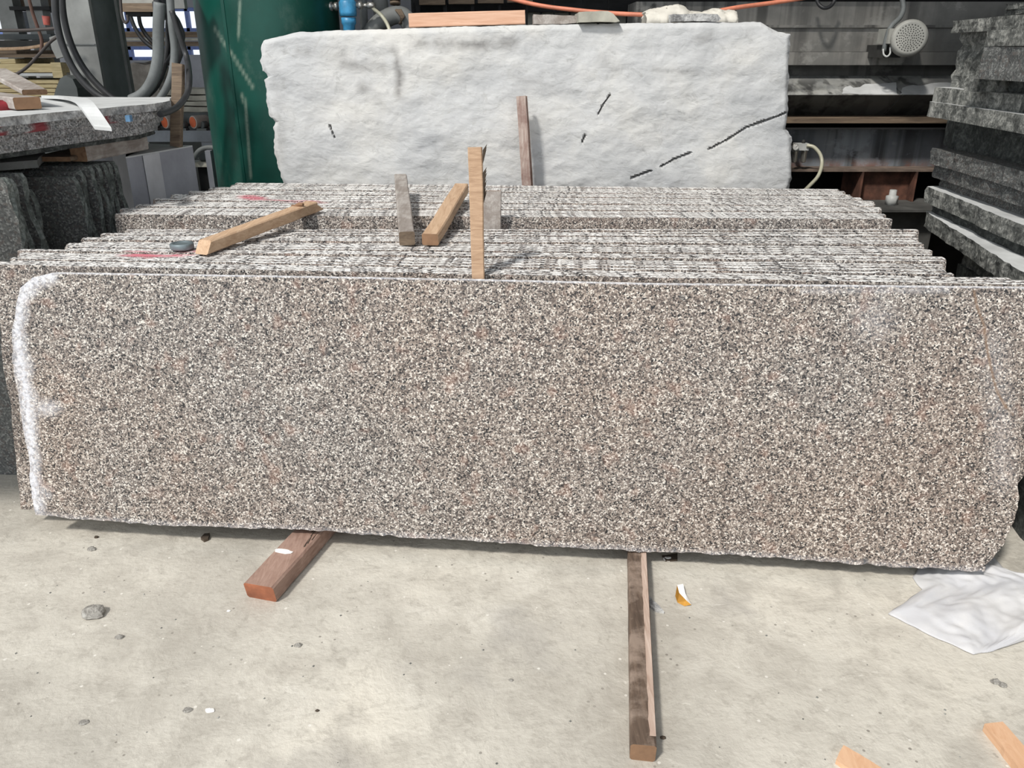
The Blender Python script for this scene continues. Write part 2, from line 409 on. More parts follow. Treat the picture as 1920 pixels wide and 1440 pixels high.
M['white_paper'] = plain('white_paper', (240, 238, 234), 0.7, vary=0.03)
m = Mat('window_glass', 0.05)
m.b.inputs['Transmission Weight'].default_value = 1.0; m.b.inputs['IOR'].default_value = 1.02; m.col((250, 252, 255)); M['glass'] = m.m
M['mark_blue'] = plain('blue_chalk_mark', (96, 136, 172), 0.8)

#PARTS
# ------------------------------------------------------------------ the hall
def struct(name, mb, mats, **k): return tag(mb.build(name, mats, **k), kind='structure')
struct('floor', MB().box(-9, 8, -8, 15, -0.2, 0), M['floor'])
# far wall of the left bay with its window openings
WD = 14.0
def wz(y): return PD(300, y, WD).z
def wx(x, y): return PD(x, y, WD).x
mb = MB()
zA, zB, zC, zD = wz(113), wz(87), wz(59), wz(-20)
xl0, xl1 = wx(-160, 30), wx(14, 30); xr0, xr1 = wx(222, 60), wx(420, 60)
mb.box(-16, xl0, WD, WD+0.2, 0, 6); mb.box(xl0, xl1, WD, WD+0.2, 0, wz(64)); mb.box(xl0, xl1, WD, WD+0.2, wz(-60), 6)
mb.box(xl1, xr0, WD, WD+0.2, 0, 6); mb.box(xr0, xr1, WD, WD+0.2, 0, zA); mb.box(xr0, xr1, WD, WD+0.2, zB, zC)
mb.box(xr0, xr1, WD, WD+0.2, wz(14), 6); mb.box(xr1, 8, WD, WD+0.2, 0, 6)
struct('wall_back', mb, M['wall_grey'])
def window(name, x0, x1, z0, z1, mull, trans):
    r = empty(name, ((x0+x1)/2, WD+0.1, z0), kind='structure')
    f = MB()
    for a in (x0, x1-0.05): f.box(a, a+0.03, WD+0.02, WD+0.12, z0, z1)
    for a in (z0, z1-0.05): f.box(x0, x1, WD+0.02, WD+0.12, a, a+0.05)
    for a in mull: f.box(a, a+0.05, WD+0.02, WD+0.12, z0, z1)
    for a in trans: f.box(x0, x1, WD+0.02, WD+0.12, a, a+0.06)
    f.build('window_frame', M['blue_frame'], r)
    MB().box(x0, x1, WD+0.07, WD+0.08, z0, z1).build('window_pane', M['glass'], r)
window('window_1', xl0, xl1, wz(64), wz(-60), [], [wz(21)])
window('window_2', xr0, xr1, zC, wz(14), [wx(234, 40), wx(347, 40)], [])
window('window_3', xr0, xr1, zA, zB, [wx(240, 100), wx(352, 100)], [])
struct('wall_machine_bay', MB().box(-0.75, 8, 6.6, 6.8, 0, 4.6), M['black'])  # bay wall coloured near-black in place of deep shade
struct('wall_right', MB().box(5.8, 6.0, -2, 6.6, 0, 4.6), M['wall_grey'])
mb = MB(); mb.box(0.75, 6.0, -2.0, 3.0, 4.6, 4.75)  # unseen roof, outline shaped to keep sun off right stack and machine
struct('shading_ceiling', mb.box(-9, 8, 3.0, 14.2, 4.6, 4.75), M['shading_ceiling'])

# ------------------------------------------------------------------ the near rack of granite slabs
LEAN = R(10)
DN = Vector((0, -math.sin(LEAN), -math.cos(LEAN)))
def topy(D, z):
    a = math.atan2(CAM.z-z, D) - PITCH
    return 720+F_PX*math.tan(a)
def step(tab, y):
    for (yy, x) in tab:
        if y >= yy: return x
    return tab[-1][1]
G1L = [(505, -80), (493, -14), (484, 17), (470, 33), (457, 123), (447, 153), (438, 190), (425, 232), (0, 257)]
G1R = [(528, 1990), (522, 1898), (512, 1788), (484, 1773), (470, 1747), (455, 1734), (0, 1722)]
G2L = [(400, 215), (392, 226), (384, 255), (373, 288), (364, 320), (358, 355), (351, 392), (345, 432), (0, 442)]
G2R = [(410, 1675), (402, 1660), (390, 1652), (378, 1640), (372, 1617), (366, 1598), (360, 1584), (0, 1573)]
ORD = ['first', 'second', 'third', 'fourth', 'fifth', 'sixth', 'seventh', 'eighth', 'ninth', 'tenth', 'eleventh', 'twelfth',
 'thirteenth', 'fourteenth', 'fifteenth', 'sixteenth', 'seventeenth', 'eighteenth', 'nineteenth', 'twentieth',
 'twenty-first', 'twenty-second', 'twenty-third', 'twenty-fourth', 'twenty-fifth', 'twenty-sixth', 'twenty-seventh', 'twenty-eighth', 'twenty-ninth', 'thirtieth']
def seg_d(p, a, b):
    ab = b-a; t = max(0, min(1, (p-a).dot(ab)/max(ab.dot(ab), 1e-9))); return (p-(a+ab*t)).length
PAINT = [(PZ(250, 477, .884), PZ(285, 480, .884), .045), (PZ(285, 480, .884), PZ(330, 478, .884), .022), (PZ(335, 476, .884), PZ(395, 470, .884), .02),
         (PZ(462, 368, .915), PZ(482, 372, .915), .05), (PZ(480, 375, .915), PZ(600, 378, .915), .016)]
def paint(p):
    v = 0
    for a, b, r in PAINT:
        d = seg_d(Vector((p.x, p.y, 0)), Vector((a.x, a.y, 0)), Vector((b.x, b.y, 0)))
        v = max(v, min(1, max(0, (r-d)/(r*0.5)+0.4*noise.noise(p*40))) if p.z > 0.85 and d < r*1.3 else 0)
    return v
def rack_slab(i, DL, DR, ztop, th, tl, tr, zb, label, group, seed, bl=0, zref=.884, br=0):
    yl, yr = topy(DL, ztop), topy(DR, ztop)
    xl, xr = step(tl, yl), step(tr, yr)
    sl = (DR-DL)/3.0; DM = (DL+DR)/2
    def at(px, y):
        X = PD(px, y, DM).x
        for _ in range(4):
            D = DM+sl*X+(ztop-zref)*math.tan(LEAN); X = PD(px, topy(D, ztop), D).x
        return Vector((X, D, ztop))
    TL = at(xl+rnd.uniform(-2, 2), yl); TR = at(xr+rnd.uniform(-2, 2), yr)
    L = (ztop-zb)/math.cos(LEAN)
    s = (TR-TL).normalized()
    e1 = rnd.uniform(-0.02, 0.03); e2 = rnd.uniform(-0.02, 0.03)
    pts = [TL+s*0.002, TR-s*0.002, TR+DN*0.003, TR+DN*L*(0.5+br)+s*e2, TR+DN*L-s*(e1+br*1.6), TL+DN*(L-bl)+s*(e1+bl*2), TL+DN*L*0.5-s*e2, TL+DN*0.003]
    nrm = s.cross(DN).normalized()
    if nrm.y < 0: nrm = -nrm
    hz = Vector((nrm.x, nrm.y, 0)).normalized()*th
    mb = stone(pts, hz, 1, 0.035, 0.0012, {0: 0.0012, 1: 0, 7: 0, 2: 0.004, 3: 0.004, 4: 0.002, 5: 0.004, 6: 0.004}, seed, 0, 1, pn=nrm)
    o = mb.build('granite_slab', [M['honed'], M['edge']], attrs={'paint': [paint(v) for v in mb.v]})
    return tag(o, label, 'stone slab', group)
def rack(N, dl, dr, zbase, tl, tr, zb, labels, group, seed, sizes, zs):
    i = 0
    for bi, (cnt, dz) in enumerate(zip(sizes, zs)):
        for k in range(cnt):
            if i >= N: return
            t = i/(N-1)
            DL = dl[0]+(dl[1]-dl[0])*t; DR = dr[0]+(dr[1]-dr[0])*t
            th = min(dl[1]-dl[0], dr[1]-dr[0])/(N-1)*.965
            rack_slab(i, DL, DR, zbase+dz*.6-0.0004*k+rnd.uniform(-.0008, .0008), th, tl, tr, zb, labels(i), group, seed+i, .06 if (i == 0 and seed < 50) else 0, zbase, .12 if (i < 3 and seed < 50) else 0)
            i += 1
rack(24, (2.456, 2.965), (2.225, 2.968), .884, G1L, G1R, .07, lambda i: ('speckled granite slab standing in the near row, %s behind the big front slab' % ORD[i]) if i < 23 else
     'speckled granite slab with crisp white top edge, last of the near row', 'granite slabs of the near row', 1,
     [1, 2, 2, 3, 2, 1, 3, 2, 2, 2, 1, 2, 1], [0, -.002, .004, -.003, .005, -.004, .002, -.006, .004, -.002, .003, -.003, .006])
rack(28, (3.13, 3.93), (3.03, 3.72), .913, G2L, G2R, .07, lambda i: 'speckled granite slab in the far row, %s from the front of that row' % ORD[i], 'granite slabs of the far row', 60,
     [2, 3, 1, 3, 2, 3, 3, 2, 2, 3, 2, 2], [.004, .001, -.004, .002, -.003, .003, .001, .004, .001, .005, .003, .006])

# the big front slab: a plane leaning back, its outline broken at the ends
FN = Vector((0.082, 1, -0.176)).normalized(); FO = Vector((0, 2.14, .07))
def FP(px, py): return PP(px, py, FO, FN)
def interp(tab, x):
    if x <= tab[0][0]: return tab[0][1]
    for (a, b), (c, d) in zip(tab, tab[1:]):
        if x <= c: return b+(d-b)*(x-a)/(c-a)
    return tab[-1][1]
TOPF = [(20, 585), (26, 560), (38, 540), (60, 521), (100, 511), (617, 519), (900, 524), (1200, 531), (1900, 538), (2000, 540)]
BOTF = [(65, 963), (130, 972), (300, 984), (560, 993), (960, 1020), (1180, 1032), (1400, 1042), (1600, 1057), (1845, 1072), (1890, 1074)]
LF = [(0, 38), (.05, 28), (.12, 22), (.25, 22), (.4, 30), (.6, 42), (.8, 54), (1, 65)]
RF = [(0, 1978), (.2, 1968), (.4, 1938), (.5, 1917), (.62, 1912), (.7, 1909), (.77, 1907), (.83, 1900), (.9, 1882), (.95, 1862), (.975, 1850), (1, 1845)]
def poly_d(x, y, P):
    best = 1e9
    for (a, b), (c, d) in zip(P, P[1:]):
        dx, dy = c-a, d-b; t = max(0, min(1, ((x-a)*dx+(y-b)*dy)/(dx*dx+dy*dy)))
        best = min(best, math.hypot(x-a-dx*t, y-b-dy*t))
    return best
NU, NV = 520, 130
CH = [(95, 517), (60, 528), (38, 560), (32, 620), (38, 680), (48, 740), (55, 810), (58, 880), (68, 950)]
CR = [(1826, 545), (1832, 575), (1845, 610), (1850, 650), (1858, 690), (1868, 730), (1885, 765)]
CR2 = [(1870, 735), (1900, 780)]
mb = MB(); chalk = []; crack = []
for j in range(NV+1):
    v = j/NV
    for i in range(NU+1):
        u = i/NU
        px = interp(LF, v)*(1-u)+interp(RF, v)*u
        t0, b0 = interp(TOPF, px), interp(BOTF, px)
        py = t0+(b0-t0)*v
        p = FP(px, py)
        if i in (0, NU) or j == NV:
            q = noise.noise_vector(p*14)*.006 + noise.noise_vector(p*60)*.004
            q -= FN*q.dot(FN); p = p+q
        mb.v.append(p)
        d = poly_d(px, py, CH); wd = 22+9*noise.noise(Vector((py*.03, px*.02, 2)))
        c = max(0, 1-d/wd)*.95
        c = max(c, 0.55*max(0, 1-math.hypot((px-85)/40, (py-765)/22)), 0.5*max(0, 1-math.hypot((px-75)/30, (py-925)/22)))
        c = max(c, 0.16*max(0, 1-math.hypot((px-1640)/60, (py-600)/60)), 0.6*max(0, 1-abs(py-537-8)/8)*(1 if 1500 < px < 1780 else 0)*0.4)
        c = max(c, .12*max(0, 1-poly_d(px, py, [(1862, 650), (1875, 780), (1880, 900)])/40))
        c = max(c, 0.9*max(0, 1-(py-t0)/3.5), .22*max(0, 1-(b0-py)/11))
        chalk.append(min(1, c)); crack.append(min(1, max(0, 1.4-min(poly_d(px, py, CR), poly_d(px, py, CR2)+1)/2.2)*.9))
for j in range(NV):
    for i in range(NU):
        a = j*(NU+1)+i
        mb.f.append([a, a+NU+1, a+NU+2, a+1]); mb.m.append(0); mb.sm.append(False)
loop = [i for i in range(NU+1)] + [j*(NU+1)+NU for j in range(1, NV+1)] + [NV*(NU+1)+i for i in range(NU-1, -1, -1)] + [j*(NU+1) for j in range(NV-1, 0, -1)]
b = len(mb.v)
for k in loop: mb.v.append(mb.v[k]+FN*.02); chalk.append(0); crack.append(0)
n = len(loop)
for k in range(n):
    k2 = (k+1) % n
    mb.f.append([loop[k], loop[k2], b+k2, b+k]); mb.m.append(1); mb.sm.append(False)
mb.f.append([b+k for k in range(n)]); mb.m.append(0); mb.sm.append(False)
tag(mb.build('granite_slab', [M['front'], M['edge']], attrs={'chalk': chalk, 'crack': crack, 'paint': [0.0]*len(mb.v)}),
    'big brownish speckled granite slab standing foremost, its whole face in view', 'stone slab')

# ------------------------------------------------------------------ the pale block behind the rows
BD = 4.15
TOPB = [(486, 92), (493, 75), (520, 68), (560, 60), (700, 55), (900, 49), (1100, 45), (1290, 42), (1428, 41), (1440, 46), (1450, 55), (1462, 60), (1484, 64)]
LB = [(0, 490), (.05, 487), (.10, 491), (.135, 500), (.14, 494), (.2, 496), (.28, 505), (.30, 515), (.315, 511), (.4, 513), (.47, 521), (.52, 531), (1, 550)]
RB = [(0, 1483), (.1, 1481), (.3, 1479), (.335, 1476), (.36, 1486), (.5, 1487), (.55, 1478), (1, 1474)]
CB = [[(1184, 334), (1222, 320)], [(1240, 313), (1262, 300), (1296, 287)], [(1330, 280), (1365, 262), (1400, 240), (1476, 211)],
      [(1121, 214), (1131, 196), (1144, 178)], [(1091, 268), (1097, 254)], [(618, 236), (627, 258)]]
STB = [([(738, 95), (750, 140), (748, 175)], 9, 1.0), ([(775, 78), (850, 84), (960, 80)], 14, .8), ([(640, 120), (720, 128)], 12, .6), ([(680, 165), (700, 180)], 12, .7),
       ([(1148, 52), (1152, 62)], 10, .3), ([(560, 95), (640, 100)], 10, .5), ([(1310, 75), (1330, 70)], 10, .5), ([(1130, 110), (1160, 130)], 14, .3), ([(515, 120), (530, 300)], 9, .35),  # first entry is the overhanging stone's cast shadow, painted in
       ([(960, 145), (1080, 170)], 8, .25), ([(1230, 130), (1300, 135)], 9, .35)]
NU, NV = 400, 200
mb = MB(); stain_shadow = []; crack = []
for j in range(NV+1):
    v = (j/NV)
    for i in range(NU+1):
        u = i/NU
        px = interp(LB, v)*(1-u)+interp(RB, v)*u
        t0 = interp(TOPB, px); py = t0+(604-t0)*v
        p = PD(px, py, BD)
        r = noise.fractal(p*Vector((3.2, 3.2, 5)) if False else Vector((p.x*3.2, 3.2, p.z*5)), 1.0, 2.0, 6)*.012
        r += abs(noise.noise(Vector((p.x*7, 9, p.z*9))))*.006
        cd_ = min(poly_d(px, py, q) for q in CB)
        cv = max(0, 1.15-cd_/(1.9+1.6*noise.noise(Vector((px*.05, py*.05, 1)))))
        if i in (0, NU) or j == 0:
            q = noise.noise_vector(p*11)*.010 + noise.noise_vector(p*45)*.006; p = p+Vector((q.x, 0, q.z if j else q.z*.3))
        e = min(i, NU-i, j)
        r += 0.02*max(0, 1-e/4)**2
        p.y += r + min(1, cv)*.03
        mb.v.append(p); crack.append(min(1, cv)*.9)
        s_ = 0
        for (q, wd, st) in STB: s_ = max(s_, st*max(0, 1-poly_d(px, py, q)/(wd*1.5)))
        stain_shadow.append(s_); crack[-1] *= .75+.25*noise.noise(p*30)
for j in range(NV):
    for i in range(NU):
        a = j*(NU+1)+i
        mb.f.append([a, a+NU+1, a+NU+2, a+1]); mb.m.append(0); mb.sm.append(False)
loop = [i for i in range(NU+1)] + [j*(NU+1)+NU for j in range(1, NV+1)] + [NV*(NU+1)+i for i in range(NU-1, -1, -1)] + [j*(NU+1) for j in range(NV-1, 0, -1)]
n = len(loop); prev = loop
for L in range(1, 6):
    b = len(mb.v)
    for k in loop:
        p = mb.v[k].copy(); p.y += (.36*L/5); q = noise.noise_vector(p*9)*.012; p += Vector((q.x, 0, q.z*.4)) if L < 5 else Vector()
        mb.v.append(p); stain_shadow.append(0); crack.append(0)
    cur = [b+k for k in range(n)]
    for k in range(n):
        k2 = (k+1) % n
        mb.f.append([prev[k], prev[k2], cur[k2], cur[k]]); mb.m.append(0); mb.sm.append(False)
    prev = cur
mb.f.append(prev); mb.m.append(0); mb.sm.append(False)
tag(mb.build('granite_block', M['block'], attrs={'stain_shadow': stain_shadow, 'crack': crack}), 'huge pale dusty rough-hewn stone block standing behind the slab rows', 'stone block')
zb_ = PD(960, 604, BD).z
for X in (-0.8, 0.9):
    tag(beam((X, 3.98, 0), (X, 4.8, 0), .14, zb_-0.004, seed=int(X*5), chamfer=.008).build('bearer_timber', [M['wood_old'], M['wood_end']]),
        'brown timber bearer under the pale block, %s one' % ('left' if X < 0 else 'right'), 'timber')

# ------------------------------------------------------------------ timbers under and on the rows
def fl(px, py, z=0): return PZ(px, py, z)
a = fl(492, 1124); d = Vector((.27, 1, 0)).normalized(); a += d*0.0
RT0, RTd = a.copy(), d.copy()
tag(beam(a, a+d*2.05,   .098, .060, 3, chamfer=.006, cuts=(-.012, 0)).build('bearer_timber', [M['wood_red'], M['wood_red_end']]),
    'reddish brown timber on the floor poking out under the slab on the left', 'timber')
a = fl(1204, 1426); d = Vector((.085, .69, 0)).normalized()
o = empty('bearer_timber', a, 'long dark oiled timber on the floor poking out under the slab on the right', 'timber')
beam(a, a+d*2.6, .058, .055, 5, chamfer=.005, cuts=(-.008, 0)).build('timber_body', [M['wood_dark'], M['wood_brownend']], o)
s_ = d.cross(Vector((0, 0, 1)))
mb = MB(); P = []; Q = []
for k in range(61):
    t = k/60; q = a+d*(.02+1.0*t); w0 = .030 - .017*(1-t)*0 ; inn = .012+.005*noise.noise(Vector((t*30, 0, 0)))-.004*t
    P.append(q + s_*.0285 + Vector((0, 0, 0.0562))); Q.append(q + s_*(.0285-.022+inn*.6) + Vector((0, 0, 0.0562)))
for k in range(60):
    mb.add([P[k], P[k+1], Q[k+1], Q[k], P[k]-Vector((0, 0, .01)), P[k+1]-Vector((0, 0, .01)), Q[k+1]-Vector((0, 0, .006)), Q[k]-Vector((0, 0, .006))],
           [(3, 2, 1, 0), (0, 1, 5, 4), (2, 3, 7, 6)])
tag(mb.build('split_edge', M['wood_pale'], o), 'pale split edge along the right side')
# timbers lying on top of the rows
ZT = .893
def lying(pa, pb, De, ze=.921, za=.890):
    """rests on the near row at pa and on the front edge of the far row at distance De"""
    A = PZ(pa[0], pa[1], za); zb = .93
    for _ in range(8):
        B = PZ(pb[0], pb[1], zb); zb = za+(B.y-A.y)*(ze-za)/(De-A.y)
    return A, B
def on_rows(name, label, pa, pb, w, h, mats, seed, **k):
    A, B = lying(pa, pb, 3.07)
    mb = beam(A, B, w, h, seed, **k)
    return tag(mb.build(name, mats), label, 'timber')
on_rows('timber_offcut', 'grey weathered timber lying across both slab rows, leftmost of the two short ones', (764, 460), (752, 347), .053, .048, [M['wood_grey'], M['wood_old']], 11)
on_rows('timber_offcut', 'pale brown timber lying slanted across both rows beside the upright stake', (807, 460), (866, 362), .056, .040, [M['wood_y'], M['wood_brownend']], 12, w1=.058)
# long stick with angled ends
A, B = lying((377, 477), (598, 392), 3.09)
o = empty('timber_offcut', A, 'long light brown stick lying diagonally over the rows on the left', 'timber')
mb = beam(A, B, .052, .040, 14, chamfer=.004, cuts=(.03, -.06)); mb.build('stick_body', [M['wood_y'], M['wood_y']], o)
dd = (B-A).normalized(); q = A+dd*((B-A).length*.80); s2 = dd.cross(Vector((0, 0, 1))).normalized()
mb = MB(); mb.tube([q+s2*t+Vector((0, 0, .043+.006*math.sin(3*t*30))) for t in (-.026, -.01, .01, .026)], [.006, .008, .008, .006], 8)
tag(mb.build('knot', M['wood_brownend'], o), 'dark knot ring near its far end')
# upright stake in the gap behind the front slab
tp = PD(891, 277, 2.407); bt = PD(897, 517, 2.342)
ax = (tp-bt).normalized()
o = empty('wooden_stake', bt-ax*.25, 'tall light brown wooden stake standing upright behind the front slab', 'stake')
dwn = bt-ax*.25
beam(dwn, tp, .034, .025, 21, up=Vector((0, -1, 0)), w1=.042, chamfer=.003, amp=.0008).build('stake_body', [M['wood_v'], M['wood_end']], o)
mb = MB()
for (y0, hh) in ((282, 14), (325, 16), (345, 18), (362, 16)):
    for k in range(3):
        c = PD(905, y0+k*5, 2.37); mb.add([c, c+Vector((0, .012, 0)), c+Vector((0, 0, -.024)), c+Vector((.010+rnd.uniform(0, .004), .004, .018))], [(0, 1, 3), (1, 2, 3), (2, 0, 3), (0, 2, 1)])
tag(mb.build('bark_splinters', M['bark'], o), 'torn dark bark splinters on the right edge')
# thin stick standing against the pale block
tp = PD(977, 180, 4.075); bt = PD(990, 385, 4.05)
kk = bt.z/(tp.z-bt.z); o = empty('wooden_stake', bt-(tp-bt)*kk, 'thin dusty reddish stake standing upright against the pale block', 'stake')
beam(bt-(tp-bt)*kk, tp, .046, .032, 23, up=Vector((0, -1, 0)), chamfer=.003).build('stake_body', [M['wood_white'], M['wood_end']], o)
beam(bt-(tp-bt)*kk+Vector((.024, .012, 0)), tp+Vector((.020, .012, -.002)), .018, .02, 24, up=Vector((0, -1, 0)), chamfer=.002).build('side_strip', [M['wood_red'], M['wood_end']], o)
# wooden spacer block between the rows
tp = PD(916, 357, 3.045); bt = Vector((tp.x, 3.01, .55))
tag(beam(bt, tp, .098, .022, 25, up=Vector((0, -1, 0)), chamfer=.003).build('wooden_spacer', [M['wood_grey'], M['wood_end']]),
    'grey stained wooden spacer wedged between the two slab rows', 'timber')
# small metal disc
c = PZ(342, 466, ZT)
mb = MB(); lathe(mb, c, (0, 0, 1), [(.036, 0), (.038, .003), (.038, .016), (.036, .019), (.026, .0195), (.025, .016)], 32)
tag(mb.build('metal_disc', M['disc']), 'small flat grey metal disc lying on the slab tops beside the long stick', 'disc')
# ------------------------------------------------------------------ left: dark slabs on edge, thick slabs on top
def vslab(D, px, yt, label, seed, th=.03, ylow=None, cut=None):
    z = PD(px, yt, D).z; X = PD(px, yt, D).x
    c = .05 if cut is None else cut
    pts = [Vector((-3.3, D+.10, z)), Vector((X-.012, D, z)), Vector((X, D, z-.02)), Vector((X+.012, D, z*.6)), Vector((X+c, D, z*.35)), Vector((X+c-.02, D, .0)), Vector((-3.3, D+.10, 0))]
    n = Vector((.03, 1, 0)).normalized()
    for p in pts: p.y = D+ (X-p.x)*.05
    mb = stone(pts, Vector((.05, 1, 0)).normalized()*th, 2, .035, .011, {0: .001, 5: .0, 6: 0}, seed, 0, 1)
    return tag(mb.build('granite_slab', [M['dark'], M['edge_green']]), label, 'stone slab', 'dark slabs standing on edge at the left')
VS = [(2.70, 10, 335, 'nearest at the frame edge'), (2.80, 18, 337, 'second from the frame edge'), (2.90, 38, 326, 'taller with a straight end'), (2.98, 55, 357, 'short and thin in front of the big face'),
      (3.16, 138, 333, 'showing the broad dark face'), (3.24, 150, 322, 'with a slanting broken corner'), (3.30, 168, 312, 'first of the tight bundle'), (3.36, 181, 309, 'second of the tight bundle'),
      (3.42, 192, 306, 'third of the tight bundle'), (3.47, 202, 305, 'fourth of the tight bundle'), (3.52, 212, 304, 'fifth of the tight bundle')]
for k, (D, px, yt, w) in enumerate(VS):
    vslab(D, px, yt, 'dark slab on edge at the left, %s' % w, 200+k, .03, cut=.10 if k == 5 else None)
# smooth grey blocks with a pale strip between
zt = 1.072
o = empty('granite_block', (-1.75, 3.85, 0), 'smooth grey stone block with a pale stripe beside the left slabs', 'stone block')
A = PZ(236, 297, zt); B = PZ(361, 275, zt)
A1 = A.lerp(B, .22); A2 = A.lerp(B, .46)
def blk(p, q, back, mat, name, out=0, lab=None):
    nrm = (q-p).cross(Vector((0, 0, 1))).normalized()
    if nrm.x < 0: nrm = -nrm
    pts = [p+nrm*out, q+nrm*out, q+back(q), p+back(p)]
    r = MB().prism([Vector((v.x, v.y, 0)) for v in pts], (0, 0, zt)).build(name, [mat], o)
    if lab: r['label'] = lab
bkA = Vector((-.04, .24, 0)); bkB = Vector((-.65, .2, 0)); bk = lambda p: bkA.lerp(bkB, (p-A).length/(B-A).length)
blk(A, A1, bk, M['lilac'], 'block_body'); blk(A1, A2, bk, M['lilac_light'], 'pale_stripe', .004, 'pale stripe of rougher stone'); blk(A2, B, bk, M['lilac'], 'block_body')
mb = MB(); mb.prism([p+Vector((0, 0, zt-p.z)) for p in (A, B, B+bkB, A+bkA)], (0, 0, .006)); mb.build('dusty_top', M['dusty'], o)
# thick horizontal slabs of the left stack
def hslab(px, yt, yb, D, pl, extra=0, mats=None, label='', seed=0, name='granite_slab', group=None, marks=None, zbot=None):
    C = PD(px, yt, D); C.z = PD(px, yt, 3.6).z-.0005; zb = PD(px, yb, 3.6).z if zbot is None else zbot
    r0 = Vector((-1.72, 2.83, 0))-Vector((-1.51, 3.6, 0)); r0.normalize()
    C2 = C+r0*1.9
    pts = [Vector((C.x, C.y, C.z)), Vector((C2.x, C2.y, C.z)), Vector((-3.6, 1.75, C.z)), Vector((-3.6, 4.1, C.z)), Vector((C.x-.13, 4.12+extra, C.z)), Vector((C.x-.02, C.y+.2, C.z))]
    mb = stone(pts[::-1], Vector((0, 0, zb-C.z)), 4, .035, .007, None, seed, 0, 1)
    pa = []
    for v in mb.v:
        s = 0
        if marks:
            for (a, b_, w) in marks:
                pp = v-CAM; 
                if abs(v.y-a) < w: s = 1
        pa.append(s*(1.0 if noise.noise(v*30) > -.3 else 0))
    return tag(mb.build(name, mats or [M['dusty'], M['rough']], attrs={'paint': pa}), label, 'stone slab', group)
GL = 'thick slabs laid flat in the left stack'
hslab(290, 194, 208, 3.6, 0, 0, [M['dusty'], M['rough_light']], 'thick pale rough-edged slab topmost in the left stack', 300, group=GL)
hslab(286, 208, 223, 3.62, 0, 0, [M['grey'], M['grey']], 'thick slab with red and blue paint marks, second from top in the left stack', 301, group=GL, marks=[(3.0, 0, .05), (2.85, 0, .04), (2.65, 0, .06), (3.36, 0, .02)])
hslab(272, 223, 236, 3.60, 0, 0, [M['grey'], M['grey']], 'thick grey sawn slab, third from top in the left stack', 302, group=GL)
hslab(262, 236, 252, 3.60, 0, 0, [M['grey'], M['grey']], 'thick grey sawn slab, fourth from top in the left stack', 303, group=GL)
hslab(262, 252, 260, 3.60, 0, -.1, [M['grey'], M['rough_shaded']], 'dark lowest slab of the left stack resting on planks', 304, group=GL)
zs = PD(262, 260, 3.60).z
C = PZ(330, 206, 1.267)
c = PD(240, 221, 3.40)
tag(MB().box(c.x-.006, c.x+.012, c.y-.012, c.y+.012, c.z-.014, c.z+.010).build('chalk_mark', M['mark_blue']), 'small blue crayon mark on the left stack edge', 'mark')
# planks between
def plank(a, b_, z, w, h, mats, label, seed, name='timber_plank'):
    A = PZ(a[0], a[1], z); B = PZ(b_[0], b_[1], z)
    return tag(beam(A, B, w, h, seed).build(name, mats), label, 'timber')
plank((150, 303), (266, 280), 1.088, .07, zs-1.088-.003, [M['wood_grey'], M['wood_end']], 'grey dusty timber under the left stack, its end showing', 31)
A = PZ(95, 303, 1.095); B = PZ(190, 283, 1.095)
tag(beam(A, B+Vector((-.03, .1, 0)), .16, .018, 33).build('timber_plank', [M['wood_old'], M['wood_end']]), 'brown weathered board lying flat under the left stack', 'timber')
A = PZ(-40, 304, 1.088); B = PZ(84, 302, 1.088)
mb = stone([PZ(-60, 310, 1.118), PZ(70, 300, 1.118), PZ(84, 283, 1.118), PZ(-60, 283, 1.118)], Vector((0, 0, -.028)), 2, .04, .004, None, 34)
tag(mb.build('stone_offcut', M['dusty_dark']), 'flat grey stone offcut lying on the dark upright slabs', 'stone')
# things on the left stack
zt1 = 1.299
A = PZ(54, 205, zt1); B = PZ(-20, 178, zt1)
tag(beam(A, A+Vector((-.42, .42, 0)), .092, .043, 41).build('timber_offcut', [M['wood_grey'], M['wood_brownend']]), 'wood block on the left stack, its sawn end facing forward', 'timber')
A = PD(62, 182, 3.32)+Vector((0, 0, .008)); B = PD(-8, 138, 3.6)
tag(beam(A+Vector((.01, .0, .0)), B, .09, .02, 42).build('timber_plank', [M['wood_grey'], M['wood_end']]), 'grey plank leaning on the wood block at the left edge', 'timber')
mb = MB(); c = PZ(-7, 203, zt1+.003)
for (dx, dz, r) in ((0, .022, .022), (.016, .02, .020), (-.02, .026, .026)): lathe(mb, c+Vector((dx, 0, 0)), (.6, 1, .1), [(r*.3, -.06), (r, -.03), (r, .03), (r*.7, .08)], 14)
tag(mb.build('rubber_glove', M['red']), 'dark red rubber glove lying on the left stack at the frame edge', 'glove')
# draped strip
Lp = catmull([PD(78, 184, 3.95), PD(112, 186, 3.7), PD(136, 191, 3.42), PD(150, 203, 3.17), PD(178, 243, 3.12)], 8)
Rp = catmull([PD(108, 184, 3.95), PD(146, 187, 3.7), PD(164, 190, 3.42), PD(180, 203, 3.17), PD(210, 246, 3.12)], 8)
mb = MB(); n = len(Lp)
for k in range(n): mb.v += [Lp[k]+Vector((0, 0, .012)), Rp[k]+Vector((0, 0, .012)), Lp[k], Rp[k]]
for k in range(n-1):
    a = k*4; b = a+4
    for f in ((a, a+1, b+1, b), (a+2, b+2, b+3, a+3), (a, b, b+2, a+2), (a+1, a+3, b+3, b+1)): mb.f.append(list(f)); mb.m.append(0); mb.sm.append(False)
mb.f += [[0, 2, 3, 1], [4*n-4, 4*n-3, 4*n-1, 4*n-2]]; mb.m += [0, 0]; mb.sm += [False]*2
tag(mb.build('rubber_strip', M['white_strip']), 'bent white flat strip draped over the edge of the left stack', 'strip')

